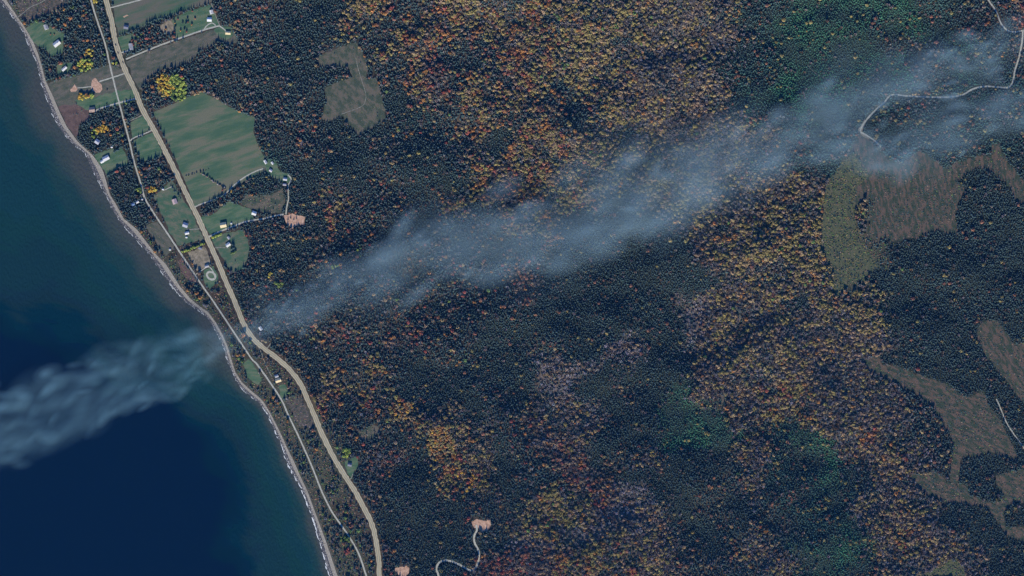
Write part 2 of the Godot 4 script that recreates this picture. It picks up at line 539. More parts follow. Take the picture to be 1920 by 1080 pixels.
# name, cover, mask value, direction of mowing in degrees, raggedness, outline
func sheets() -> Array:
	return [
		["scrubland", "scrub", 6, 0, 2.0, [24,-20, 140,-20, 128,10, 110,16, 88,26, 66,36, 48,44, 38,32]],
		["lawn", "lawn", 1, -35, 1.0, [48,53, 66,42, 84,43, 103,56, 121,64, 119,80, 117,100, 96,106, 88,95, 70,86, 64,80]],
		["lawn", "lawn", 1, 10, 1.0, [107,122, 133,118, 139,126, 126,137, 108,141]],
		["meadow", "meadow", 3, -20, 1.5, [90,156, 112,150, 140,143, 205,121, 230,130, 256,185, 225,197, 190,203, 168,206, 152,196, 108,198, 100,180]],
		["lawn", "lawn", 1, -20, 1.5, [142,188, 166,184, 180,182, 222,170, 250,168, 257,186, 226,197, 180,204, 162,206, 145,198]],
		["heath", "heath", 3, 0, 1.5, [108,198, 140,196, 165,206, 168,222, 150,232, 144,258, 128,240, 114,212]],
		["pasture", "lawn", 1, -17, 0.6, [244,229, 271,216, 283,242, 248,259]],
		["pasture", "lawn", 1, -17, 0.6, [250,264, 286,248, 305,286, 300,294, 272,303, 262,298]],
		["lawn", "lawn", 1, -25, 1.2, [176,292, 205,280, 229,278, 236,288, 240,308, 222,316, 201,327, 190,312]],
		["lawn", "meadow_green", 3, 20, 1.5, [288,368, 300,358, 322,338, 332,352, 346,376, 362,402, 372,428, 384,452, 372,450, 345,458, 335,462, 318,434, 300,396]],
		["meadow", "meadow", 3, 30, 1.5, [268,424, 296,416, 306,430, 328,463, 312,480, 300,466, 284,440]],
		["heath", "heath", 6, 0, 1.2, [332,488, 344,482, 354,496, 366,514, 374,530, 356,528, 342,512]],
		["yard", "tan", 1, 60, 1.0, [352,474, 372,466, 384,462, 397,494, 388,500, 370,508, 362,494]],
		["lawn", "lawn", 1, 0, 1.2, [382,506, 400,500, 410,520, 406,532, 392,542, 382,528]],
		["pasture", "lawn", 1, -18, 1.0, [374,408, 396,404, 414,390, 430,378, 446,384, 470,392, 476,410, 440,422, 418,430, 394,440]],
		["lawn", "meadow_green", 1, -18, 1.2, [396,450, 424,436, 455,431, 463,444, 467,466, 464,486, 454,504, 435,513, 420,488]],
		["hayfield", "hay", 1, -17, 0.8, [286,211, 377,172, 405,185, 432,202, 462,216, 478,219, 475,245, 483,270, 497,298, 502,318, 478,330, 440,350, 428,358, 396,375, 366,388, 352,352, 330,300, 300,237]],
		["lawn", "lawn", 1, 0, 1.2, [497,299, 514,300, 526,322, 540,326, 548,334, 540,344, 520,336, 502,328]],
		["hayfield", "hay_top", 1, -17, 0.8, [207,-60, 440,-60, 398,3, 340,22, 280,46, 224,66, 216,45]],
		["lawn", "lawn", 1, -17, 1.0, [221,70, 252,62, 258,84, 250,95, 229,98]],
		["lawn", "lawn", 3, -17, 1.5, [322,36, 345,24, 396,8, 404,28, 411,47, 330,72, 322,62]],
		["meadow", "tan", 3, 20, 1.5, [298,52, 306,44, 322,36, 330,60, 318,66, 308,62]],
		["meadow", "meadow", 3, -20, 1.5, [237,114, 300,88, 412,51, 440,62, 448,80, 430,84, 408,76, 392,88, 374,94, 360,112, 332,126, 306,128, 284,142, 270,158, 262,168, 250,148]],
		["lawn", "lawn", 1, 0, 1.2, [400,54, 416,49, 434,51, 437,68, 424,76, 408,66]],
		["clearing", "clearing", 3, 60, 2.2, [594,107, 660,79, 670,82, 678,100, 688,120, 687,147, 705,148, 711,170, 716,190, 724,220, 717,230, 697,240, 682,250, 673,257, 662,242, 640,218, 626,224, 610,232, 604,222, 612,196, 610,165, 636,152, 660,145, 652,126, 622,122, 602,125]],
		["lawn", "lawn", 1, 0, 1.5, [456,680, 466,672, 480,690, 491,714, 485,722, 465,710]],
		["lawn", "lawn", 3, 0, 1.5, [520,722, 536,722, 543,738, 528,748]],
		["lawn", "lawn", 1, 0, 1.0, [645,866, 656,862, 669,855, 671,876, 664,884, 660,898, 651,888]],
		["scrubland", "scrub", 6, 0, 2.0, [536,752, 560,742, 574,760, 586,790, 592,806, 572,806, 556,790]],
		["scrubland", "clearing", 6, 0, 2.0, [668,812, 700,796, 716,806, 700,820, 680,826]],
		["dirt_patch", "dirt", 1, 0, 1.0, [531,404, 548,401, 572,407, 569,421, 556,423, 548,430, 536,416]],
		["dirt_patch", "dirt", 1, 0, 0.8, [170,164, 172,150, 178,145, 184,153, 191,160, 192,168, 187,174, 180,173, 173,170]],
		["dirt_patch", "dirt", 1, 0, 0.8, [132,168, 140,158, 146,166, 142,172, 134,172]],
		["dirt_patch", "dirt", 1, 0, 0.5, [231,31, 238,27, 241,29, 233,33]],
		["dirt_patch", "dirt", 1, 0, 1.0, [884,978, 894,974, 908,976, 920,974, 921,984, 914,996, 904,998, 896,990, 888,990]],
		["dirt_patch", "dirt", 1, 0, 1.0, [738,1066, 762,1060, 768,1066, 765,1078, 752,1084]],
		["scrubland", "clearing", 6, 0, 2.0, [508,366, 530,352, 534,380, 528,398, 500,400, 470,392, 450,382, 462,366]],
		["clearcut", "shrubby", 5, 70, 2.0, [1580,300, 1600,290, 1622,318, 1640,330, 1610,352, 1602,395, 1606,430, 1622,464, 1650,502, 1620,520, 1590,536, 1570,556, 1556,548, 1564,520, 1540,470, 1540,420, 1547,355]],
		["clearcut", "clearcut", 4, 80, 3.4, [1612,252, 1622,256, 1646,278, 1672,304, 1690,308, 1712,288, 1732,285, 1750,297, 1767,315, 1800,302, 1830,294, 1860,290, 1862,270, 1877,270, 1887,302, 1917,338, 1960,352, 1960,392, 1921,386, 1908,380, 1885,342, 1850,318, 1832,316, 1808,328, 1792,340, 1812,357, 1800,370, 1792,402, 1797,440, 1780,440, 1757,432, 1722,447, 1680,453, 1626,442, 1632,410, 1642,376, 1628,368, 1612,380, 1604,390, 1606,352, 1630,330, 1612,300, 1596,276]],
		["clearcut", "clearcut", 4, 60, 3.4, [1832,616, 1845,602, 1870,600, 1880,617, 1902,645, 1930,640, 1980,650, 1980,800, 1920,757, 1902,737, 1875,702, 1850,672, 1833,637]],
		["clearcut", "clearcut", 4, 30, 3.4, [1617,675, 1647,668, 1655,684, 1677,685, 1715,700, 1777,720, 1800,740, 1815,745, 1845,731, 1852,757, 1877,790, 1886,810, 1905,850, 1908,862, 1880,856, 1852,850, 1830,858, 1802,856, 1797,905, 1812,912, 1818,928, 1862,944, 1884,932, 1868,910, 1867,893, 1912,880, 1980,880, 1980,950, 1902,942, 1880,960, 1886,990, 1980,980, 1980,1030, 1890,1006, 1862,968, 1850,950, 1800,944, 1772,942, 1742,930, 1722,915, 1707,892, 1752,885, 1780,904, 1790,832, 1752,765, 1715,735, 1660,712, 1630,695]],
		["clearcut", "shrubby", 5, 0, 2.0, [1718,1085, 1760,1062, 1790,1047, 1800,1052, 1812,1090]],
		["dirt_track_verge", "tan", 1, 0, 1.0, [1605,250, 1611,240, 1620,226, 1622,232, 1617,246, 1632,262, 1622,258, 1612,251]],
	]

func covers() -> void:
	cover("ground", [[0.25, 0.55, 0.60, 0.50], [0.5, 0.85, 0.80, 0.74], [0.75, 1.0, 0.98, 0.92]], 0.02, Vector2(1, 1), 190.0, 3)
	cover("scrub", [[0.25, 0.056, 0.067, 0.050], [0.5, 0.095, 0.084, 0.074], [0.75, 0.134, 0.118, 0.095]], 0.03, Vector2(1, 1), 120.0, 5)
	cover("lawn", [[0.28, 0.051, 0.106, 0.061], [0.5, 0.074, 0.129, 0.073], [0.72, 0.115, 0.145, 0.090]], 0.012, Vector2(0.6, 2.2), 170.0, 7, 0.2)
	cover("hay", [[0.28, 0.053, 0.108, 0.064], [0.48, 0.083, 0.129, 0.076], [0.68, 0.138, 0.143, 0.097]], 0.010, Vector2(0.35, 1.7), 230.0, 21, 0.25)
	cover("hay_top", [[0.28, 0.051, 0.106, 0.064], [0.5, 0.090, 0.115, 0.078], [0.7, 0.121, 0.115, 0.090]], 0.010, Vector2(0.3, 1.4), 230.0, 25, 0.25)
	cover("meadow_green", [[0.28, 0.053, 0.110, 0.066], [0.5, 0.086, 0.124, 0.078], [0.72, 0.129, 0.136, 0.094]], 0.014, Vector2(0.8, 1.6), 150.0, 9, 0.25)
	cover("meadow", [[0.2, 0.069, 0.090, 0.066], [0.5, 0.109, 0.113, 0.085], [0.8, 0.149, 0.136, 0.111]], 0.016, Vector2(0.7, 1.7), 150.0, 11, 0.35)
	cover("heath", [[0.2, 0.094, 0.068, 0.061], [0.5, 0.132, 0.090, 0.079], [0.8, 0.165, 0.116, 0.099]], 0.02, Vector2(1, 1), 130.0, 13, 0.35)
	cover("clearing", [[0.34, 0.055, 0.076, 0.052], [0.5, 0.090, 0.098, 0.070], [0.66, 0.130, 0.116, 0.088]], 0.014, Vector2(0.9, 1.5), 150.0, 15, 0.3)
	cover("clearcut", [[0.34, 0.048, 0.069, 0.046], [0.5, 0.092, 0.086, 0.064], [0.66, 0.147, 0.106, 0.079]], 0.018, Vector2(0.6, 1.8), 140.0, 17, 0.45)
	cover("shrubby", [[0.2, 0.072, 0.092, 0.055], [0.5, 0.108, 0.121, 0.066], [0.8, 0.144, 0.132, 0.084]], 0.02, Vector2(0.6, 2.0), 120.0, 19, 0.45)
	cover("tan", [[0.2, 0.130, 0.120, 0.085], [0.5, 0.220, 0.190, 0.135], [0.8, 0.300, 0.260, 0.190]], 0.02, Vector2(1, 1), 110.0, 27, 0.3)
	cover("dirt", [[0.2, 0.345, 0.218, 0.149], [0.5, 0.483, 0.310, 0.215], [0.8, 0.575, 0.402, 0.297]], 0.03, Vector2(1, 1), 90.0, 29, 0.3)
	cover("gravel", [[0.2, 0.296, 0.300, 0.253], [0.5, 0.394, 0.397, 0.335], [0.8, 0.473, 0.474, 0.397]], 0.05, Vector2(1, 1), 90.0, 31, 0.25)
	cover("track", [[0.2, 0.150, 0.150, 0.120], [0.5, 0.220, 0.220, 0.180], [0.8, 0.300, 0.300, 0.250]], 0.05, Vector2(1, 1), 90.0, 33, 0.3)
	cover("asphalt", [[0.2, 0.282, 0.264, 0.193], [0.5, 0.315, 0.295, 0.218], [0.8, 0.349, 0.325, 0.243]], 0.03, Vector2(0.2, 1), 90.0, 35, 0.15)
	cover("wheel_worn", [[0.2, 0.225, 0.211, 0.158], [0.5, 0.253, 0.237, 0.178], [0.8, 0.282, 0.264, 0.198]], 0.03, Vector2(0.2, 1), 90.0, 36, 0.15)
	cover("shoulder", [[0.2, 0.338, 0.303, 0.198], [0.5, 0.417, 0.369, 0.247], [0.8, 0.484, 0.435, 0.297]], 0.05, Vector2(0.5, 1), 90.0, 37, 0.2)
	cover("sand", [[0.2, 0.220, 0.200, 0.165], [0.5, 0.340, 0.310, 0.250], [0.8, 0.460, 0.430, 0.360]], 0.06, Vector2(1.4, 3), 120.0, 39, 0.35)
	cover("wet_stones", [[0.2, 0.050, 0.052, 0.062], [0.5, 0.085, 0.085, 0.092], [0.8, 0.180, 0.175, 0.165]], 0.06, Vector2(1.4, 3), 120.0, 41, 0.4)

func driveways() -> Array:   # cover, half width, points
	return [
		["gravel", 1.5, [205,15, 232,8, 262,0, 300,-12]],
		["gravel", 1.8, [236,111, 300,85, 350,67, 386,55, 412,48]],
		["gravel", 1.6, [226,99, 234,97, 243,94]],
		["gravel", 1.3, [382,57, 386,50, 392,45, 398,43, 403,46, 404,51]],
		["gravel", 1.5, [411,48, 418,53, 424,59]],
		["track", 1.2, [412,48, 404,28, 396,6]],
		["gravel", 1.5, [186,153, 212,145, 236,137]],
		["gravel", 1.1, [145,165, 158,164, 172,162]],
		["gravel", 1.6, [178,210, 186,204, 222,193, 259,184]],
		["track", 1.2, [234,230, 252,223, 272,213]],
		["gravel", 1.4, [244,264, 252,258, 270,251, 288,243]],
		["gravel", 1.4, [362,390, 376,383, 396,376, 412,368, 424,362, 436,350, 450,338, 464,329, 480,321, 494,316]],
		["gravel", 1.8, [388,446, 404,438, 420,431, 436,425, 456,417, 474,413, 494,410, 514,405, 532,402]],
		["gravel", 1.5, [536,402, 538,386, 541,372, 540,356, 541,346, 546,336, 540,328]],
		["track", 1.0, [397,466, 410,464, 428,465]],
		["gravel", 1.2, [368,514, 378,507, 390,500, 398,506, 402,514]],
		["track", 0.9, [484,648, 490,662, 497,680, 504,696, 510,706]],
		["track", 1.2, [499,655, 504,649, 508,644]],
		["track", 1.2, [652,902, 659,896, 662,888]],
		["gravel", 2.3, [823,1110, 822,1080, 818,1066, 825,1054, 840,1051, 860,1058, 874,1066, 884,1070, 893,1063, 898,1046, 897,1032, 890,1018, 889,1006, 894,994, 893,984]],
		["gravel", 1.7, [1830,-40, 1853,0, 1867,20, 1877,44, 1889,57, 1904,60, 1919,57, 1960,50]],
		["gravel", 1.9, [1918,58, 1916,80, 1911,106, 1903,132, 1899,153, 1890,164, 1868,163, 1846,162, 1824,167, 1806,177, 1780,182, 1740,182, 1700,180, 1672,178, 1658,192, 1640,208, 1622,228, 1612,246]],
		["gravel", 1.6, [1612,247, 1622,252, 1640,264, 1652,276]],
		["gravel", 1.3, [1868,748, 1876,766, 1886,790, 1898,810, 1910,826, 1920,840, 1950,880]],
		["track", 1.0, [30,35, 44,24, 58,13, 78,4, 96,-10]],
		["track", 0.7, [667,108, 672,130, 678,150, 684,168, 686,184, 680,198, 662,206, 640,214]],
		["track", 0.6, [1512,120, 1534,141, 1566,154, 1600,166, 1640,178, 1668,182]],
		["track", 0.8, [345,332, 352,329]],
		["track", 0.8, [275,348, 300,345]],
		["gravel", 1.0, [307,357, 318,352, 324,350]],
		["track", 1.5, [350,430, 362,430, 374,429]],
	]

# cutlines and brooks: narrow treeless lines in the woods
func gaps() -> Array:
	return [
		[2.6, [404,170, 450,152, 500,134, 560,116, 594,107]], [2.2, [480,27, 520,8, 560,-20]], [2.0, [660,79, 700,72, 730,78, 770,94, 800,94, 840,80, 880,50, 930,10]],
		[2.4, [540,424, 590,410, 640,392, 690,376, 740,362]], [2.0, [1340,126, 1362,112, 1384,100, 1406,106]], [2.4, [1552,36, 1580,36, 1606,44, 1640,54]],
		[2.0, [1498,78, 1530,72, 1560,60]], [1.6, [840,430, 870,452, 900,460]], [1.8, [870,190, 850,200, 838,206]], [2.0, [830,160, 870,140, 900,120]],
		[2.0, [1450,1010, 1490,990, 1540,965]], [1.8, [1780,1042, 1830,1020, 1900,1000]], [2.2, [1370,180, 1420,190, 1440,230]], [1.6, [1130,20, 1140,60, 1150,90]],
	]

# what grows where: one letter for each 40 m square
var grid := [
	"SSSMMMMMMMMMMDDDOOMMOOYOOOYYYYYBBBBCCGGGGGGCCMMR",
	"SMMMMMMMMMMMMDDDDMMOOMOOOOYYYYYBBBBCGGGGGCGGCMMM",
	"SMMMMMMMMMMMDDDPDMOOMMMOOOYYYYBBYBCCGGGGGGMMGGCM",
	"SMMMMMMMMDDMDMDDDMMORMMOOYYYYOBBBCCCGGGGGGGMMGCC",
	"SMMMMMMMMMMMDDMDDMDORMOOOMMYYBBBBBCGGGGGGCMMCCCC",
	"SSMDDMMMDDMMDMMDDDDCMMODOOMMYYBBBBBCCGGGCCCCCCCC",
	"SSSDDMMMDDMMMMMDDDMMDMODOOOYYYYBBBBBCCCCCCCCCCCC",
	"SSSDDMMMMMMMCCMDDMMDDMOOOOOOYYYYYBBMMMCCSCCCCCDD",
	"SSSSDDMMMMMMCDDDDMMDDDOROYDOOYYYYYYBBBBGSSSSDDDD",
	"SSSSDDDMMMMMDDDOMMMMOOMMRYYODDYYBBBBBYYYSSSDDDDD",
	"SSSSSDDMMMMMMMDOMMDDMMMMOODDDDDBYYYYYYYYSSSDDDDD",
	"SSSSSSDMMMMMDDDMMDDMMDDDMMDDDDDDBYYYYYYYSSDDDDDD",
	"SSSSSSSSMMMMMDMMMMMMMMMMMDDDDDDDDBYYYYYYSSDDDDDD",
	"SSSSSSSSSMMDMMMMMMMMMMMMRDDDDDDDDDBYYYYYSDDDDDDD",
	"SSSSSSSSSSMMMMMMMMMMMMMMDDDDDDDDPBBBYDBYYDDDDDDD",
	"SSSSSSSSSSMMMMMRMMRRMMDDDDDDDDDDPBYBBBBBBDDDDDDD",
	"SSSSSSSSSSSMMMDMMMMDMMDDDMDDPPDDDBYBYBBBBBDDDDDD",
	"SSSSSSSSSSSSSMMOMOMDDDDDDPPPDDDDDBYBBBBBBDDDDDDD",
	"SSSSSSSSSSSSSSMOOODDDDDMDBPDDMDDGBBBOYBBBBMDDDDD",
	"SSSSSSSSSSSSSSSSMMOOBDDMMBBPDDDGGGBBYOBBBBMMDDDD",
	"SSSSSSSSSSSSSSSSMMDMOOBDMRRBDDDGGGGOCGGBOBMMDDDD",
	"SSSSSSSSSSSSSSSSMRMDOOBDMMRRDMBDDDBBCCGCBBOBMDDD",
	"SSSSSSSSSSSSSSSSMMDDDOODDDMRRDDDDDMBCCGCMBBMDDDD",
	"SSSSSSSSSSSSSSSSMMMDDDMMDYYYRPDDDMDDMCCCBBDBDDDD",
	"SSSSSSSSSSSSSSSSSMDDDDMMYYYPPPBMDDDMMCCGBOBBDDDD",
	"SSSSSSSSSSSSSSSSSMDDDDDMPPOYYBBBDDMBMGGGGBOBBDDD",
	"SSSSSSSSSSSSSSSSSMMDDDRRRROOOOYBMMMMBCGGCBOBYBDD",
]
# letter: share of leafy trees, share of bare ones, [tone, weight]... for the leafy, tone of the conifers
var stands := {
	"D": [0.01, 0.03, ["olive", 1.0, "rust", 1.0], "spruce", 0.85],
	"C": [0.03, 0.05, ["olive", 1.0, "rust", 1.0], "teal", 0.9],
	"G": [0.01, 0.02, ["olive", 1.0], "green", 0.8],
	"N": [0.045, 0.05, ["rust", 2.0, "orange", 1.0, "red", 0.6, "leafgreen", 1.5], "spruce", 1.1],
	"M": [0.065, 0.08, ["orange", 1.3, "rust", 1.8, "red", 0.5, "tan", 1.2, "brown", 1.0, "olive", 1.0, "leafgreen", 0.15], "spruce", 1.05],
	"O": [0.50, 0.26, ["orange", 1.8, "rust", 1.5, "red", 0.4, "olive", 2.6, "tan", 1.6, "brown", 1.2], "spruce", 1.1],
	"Y": [0.50, 0.38, ["olive", 4.4, "tan", 1.8, "orange", 0.45, "rust", 0.3, "brown", 1.4, "leafgreen", 0.15], "spruce", 1.1],
	"B": [0.24, 0.58, ["olive", 2.0, "tan", 1.6, "orange", 0.3, "brown", 1.6], "spruce", 1.05],
	"R": [0.32, 0.54, ["rust", 2.2, "red", 0.7, "brown", 2.0, "orange", 0.6], "spruce", 1.0],
	"P": [0.10, 0.76, ["tan", 1.0, "brown", 2.0, "rust", 0.6], "spruce", 1.0],
	"S": [0.07, 0.10, ["rust", 1.5, "orange", 0.6, "leafgreen", 1.4, "brown", 1.6], "spruce", 0.95],
}

func stand_at(x: float, y: float) -> String:
	var wx := x + n_big.get_noise_2d(x, y) * 46.0 + rng.randfn() * 9.0
	var wy := y + n_big.get_noise_2d(x + 900.0, y) * 46.0 + rng.randfn() * 9.0
	var k: String = grid[clampi(int(wy / 40.0), 0, 26)][clampi(int(wx / 40.0), 0, 47)]
	if y > 430.0 and k != "S" and x < x_at(highway, y):
		return "S"
	return "N" if k == "M" and x < 275.0 and y < 430.0 else k

var n_tone := FastNoiseLite.new()
func pick_at(list: Array, px: float, py: float) -> String:   # neighbours tend to be of one kind
	var sum := 0.0
	for i in range(1, list.size(), 2):
		sum += list[i]
	var u := 0.5 + n_tone.get_noise_2d(px, py) * 0.85 + rng.randfn() * 0.12
	var r := clampf(u, 0.0, 0.999) * sum
	for i in range(1, list.size(), 2):
		r -= list[i]
		if r <= 0.0:
			return list[i - 1]
	return list[0]

func pick(list: Array) -> String:
	var sum := 0.0
	for i in range(1, list.size(), 2):
		sum += list[i]
	var r := rng.randf() * sum
	for i in range(1, list.size(), 2):
		r -= list[i]
		if r <= 0.0:
			return list[i - 1]
	return list[0]

func forest() -> void:
	var step := 3.0
	var y := -135.0
	while y < 1215.0:
		var x := -60.0
		while x < 2070.0:
			var px := x + rng.randf_range(-1.5, 1.5)
			var py := y + rng.randf_range(-1.5, 1.5)
			x += step
			var m := at_mask(px, py)
			if m == 1 or m == 2:
				continue
			var at := P(px, py, height(px, py))
			var nf := n_fine.get_noise_2d(px, py)
			var nm := n_mid.get_noise_2d(px, py)
			if m >= 3:
				scrub(m, at, px, py, nf, nm)
				continue
			var k := stand_at(px, py)
			var s: Array = stands[k]
			var dens := 0.98 if nf > -0.5 else 0.8
			if k == "S":
				dens = 0.30 + nm * 0.4
			elif k == "P":
				dens = 0.6
			elif k == "M" or k == "N":
				dens = 0.72
			elif k != "D" and k != "C" and k != "G":
				dens = 0.8
			if rng.randf() > dens:
				if k == "S" and rng.randf() < 0.6:
					grow("undergrowth", "shrub" + str(rng.randi() % 4), at, rng.randf_range(0.8, 1.7), rng.randf_range(0.7, 1.6), vary(tones[pick(["leafgreen", 1.0, "brown", 1.6, "teal", 0.8, "rust", 0.5])] * 0.8))
				continue
			var leafy: float = s[0] * clampf(1.0 + nf * 2.2 + nm * 1.9, 0.0, 3.2)
			var bare: float = s[1] * clampf(1.0 - nf * 0.8 + nm * 1.0, 0.0, 2.0)
			var u := rng.randf()
			if u < leafy:
				var r := lerpf(1.6, 4.4, rng.randf() * rng.randf_range(0.6, 1.0))
				grow("autumn_woodland", "leafy" + str(rng.randi() % 4), at, r, r * rng.randf_range(2.2, 2.9), vary(tones[pick_at(s[2], px, py)], 0.22))
			elif u < leafy + bare:
				var r := rng.randf_range(2.0, 3.4)
				grow("bare_woodland", "bare" + str(rng.randi() % 4), at, r, r * rng.randf_range(2.6, 3.3) * (0.6 if k == "P" else 0.85), vary(tones[pick(["brown", 1.0, "mauve", 1.0] if k == "D" or k == "C" or k == "G" else ["grey", 2.0, "mauve", 0.8, "pale", 1.4 if k == "P" else 0.4, "brown", 1.0])], 0.25))
			else:
				var r := lerpf(1.3, 2.7, rng.randf() * rng.randf_range(0.5, 1.0)) * float(s[4]) * clampf(1.0 + nm * 0.4, 0.9, 1.25)
				var c: Color = tones[s[3]]
				if k == "G" or k == "C":
					c = c.lerp(tones["spruce"], clampf(0.4 - nm * 0.9, 0.0, 1.0))
				grow("conifer_forest", "conifer" + str(rng.randi() % 4), at, r, r * rng.randf_range(3.4, 5.0) * (0.72 if k == "S" or k == "G" else 1.0), vary(c, 0.3))
		y += step

func scrub(m: int, at: Vector3, px: float, py: float, nf: float, nm: float) -> void:
	var s := "shrub" + str(rng.randi() % 4)
	if m == 3:
		if rng.randf() < 0.10 + nf * 0.25:
			grow("undergrowth", s, at, rng.randf_range(0.4, 0.9), rng.randf_range(0.3, 0.8), vary(tones[pick(["leafgreen", 1.0, "brown", 2.0, "tan", 0.5])] * 0.7))
	elif m == 4:
		if rng.randf() < 0.40 + nf * 0.7 + nm * 0.5:
			grow("undergrowth", s, at, rng.randf_range(0.6, 1.5), rng.randf_range(0.5, 1.6), vary(tones[pick(["teal", 2.2, "brown", 0.8, "spruce", 1.8, "leafgreen", 0.4, "rust", 0.2])] * 0.85, 0.3))
	elif m == 5:
		if rng.randf() < 0.62 + nf * 0.7:
			grow("undergrowth", s, at, rng.randf_range(0.8, 1.8), rng.randf_range(0.8, 2.2), vary(tones[pick(["leafgreen", 1.6, "olive", 1.4, "spruce", 2.2, "teal", 1.4, "brown", 0.8])] * 0.7))
	elif m == 6:
		var u := rng.randf()
		if u < 0.32 + nf * 0.4:
			grow("undergrowth", s, at, rng.randf_range(0.6, 1.5), rng.randf_range(0.5, 1.4), vary(tones[pick(["brown", 2.0, "leafgreen", 0.8, "rust", 0.8, "mauve", 0.7])] * 0.8))
		elif u > 0.97:
			grow("conifer_forest", "conifer" + str(rng.randi() % 4), at, rng.randf_range(1.0, 1.9), rng.randf_range(3.5, 7.0), vary(tones["spruce"]))

# ------------------------------------------------------------------ sea and shore
func x_at(line: Array, y: float) -> float:
	for i in range(0, line.size() - 2, 2):
		if y <= line[i + 3]:
			var t: float = (y - line[i + 1]) / (line[i + 3] - line[i + 1])
			return lerpf(line[i], line[i + 2], t)
	return line[line.size() - 2]

func sea() -> void:
	var v := PackedVector3Array()
	var uv := PackedVector2Array()
	var nn := PackedVector3Array()
	var col := PackedColorArray()
	var idx := PackedInt32Array()
	var cols := 60
	var rows := 0
	var y := -170.0
	var silt := Color(0.036, 0.043, 0.033)
	var teal := Color(0.008, 0.028, 0.025)
	var deep := Color(0.0008, 0.0065, 0.0135)
	while y <= 1255.0:
		var e := x_at(edge, y)
		for i in cols + 1:
			var t := float(i) / cols
			var d := 900.0 * pow(t, 1.9) - 6.0
			var x := e - d
			var p := P(x, y)
			p.y = 0.0
			v.append(p)
			uv.append(Vector2(x, y))
			nn.append(Vector3.UP)
			# silt stirred up along the shore drifts out in tongues; the sea floor drops away sooner in the south
			var w := lerpf(1.0, 0.34, smoothstep(500.0, 840.0, y))
			var s := maxf(d, 0.0) / w * (1.0 + 0.5 * n_big.get_noise_2d(x * 0.7, y * 0.5)) + 26.0 * n_mid.get_noise_2d(x * 1.2, y * 0.6)
			var c := silt.lerp(teal, smoothstep(8.0, 70.0, s))
			c = c.lerp(deep, smoothstep(50.0, 520.0, s))
			col.append(c)
		if rows > 0:
			for i in cols:
				var a := (rows - 1) * (cols + 1) + i
				var b := a + cols + 1
				idx.append_array(PackedInt32Array([a, b, a + 1, a + 1, b, b + 1]))
		rows += 1
		y += 7.5
	var m := StandardMaterial3D.new()
	m.resource_name = "sea_water"
	m.vertex_color_use_as_albedo = true
	m.roughness = 0.14
	m.metallic_specular = 0.4
	var n := FastNoiseLite.new()
	n.seed = 5
	n.frequency = 0.02
	n.fractal_octaves = 4
	var t := NoiseTexture2D.new()
	t.width = 512
	t.height = 512
	t.seamless = true
	t.noise = n
	t.as_normal_map = true
	t.bump_strength = 5.0
	m.normal_enabled = true
	m.normal_texture = t
	m.normal_scale = 0.9
	m.uv1_scale = Vector3(1.0 / 60.0, 1.0 / 110.0, 1)
	var o := MeshInstance3D.new()
	o.mesh = arrays(v, nn, uv, uv, idx, col)
	o.material_override = m
	put(o, "sea", "", "", "", "structure")

func shore_strip(called: String, key: String, f0: float, f1: float, h0: float, h1: float, wob: float) -> void:
	var v := PackedVector3Array()
	var uv := PackedVector2Array()
	var nn := PackedVector3Array()
	var idx := PackedInt32Array()
	var y := -170.0
	var rows := 0
	while y <= 1255.0:
		var e := x_at(edge, y)
		var b := x_at(bank, y)
		for k in 2:
			var f := (f0 if k == 0 else f1) + wob * n_fine.get_noise_2d(y * 2.0, 50.0 * (f0 if k == 0 else f1))
			var x := lerpf(e, b, f)
			v.append(P(x, y, h0 if k == 0 else h1))
			uv.append(Vector2(x, y).rotated(-1.0))
			nn.append(Vector3(-0.2, 1, 0).normalized())
		if rows > 0:
			var k := rows * 2
			idx.append_array(PackedInt32Array([k - 2, k - 1, k, k - 1, k + 1, k]))
		rows += 1
		y += 2.5
	var o := MeshInstance3D.new()
	o.mesh = arrays(v, nn, uv, uv, idx)
	o.material_override = mats[key]
	put(o, called, "", "", "", "structure")

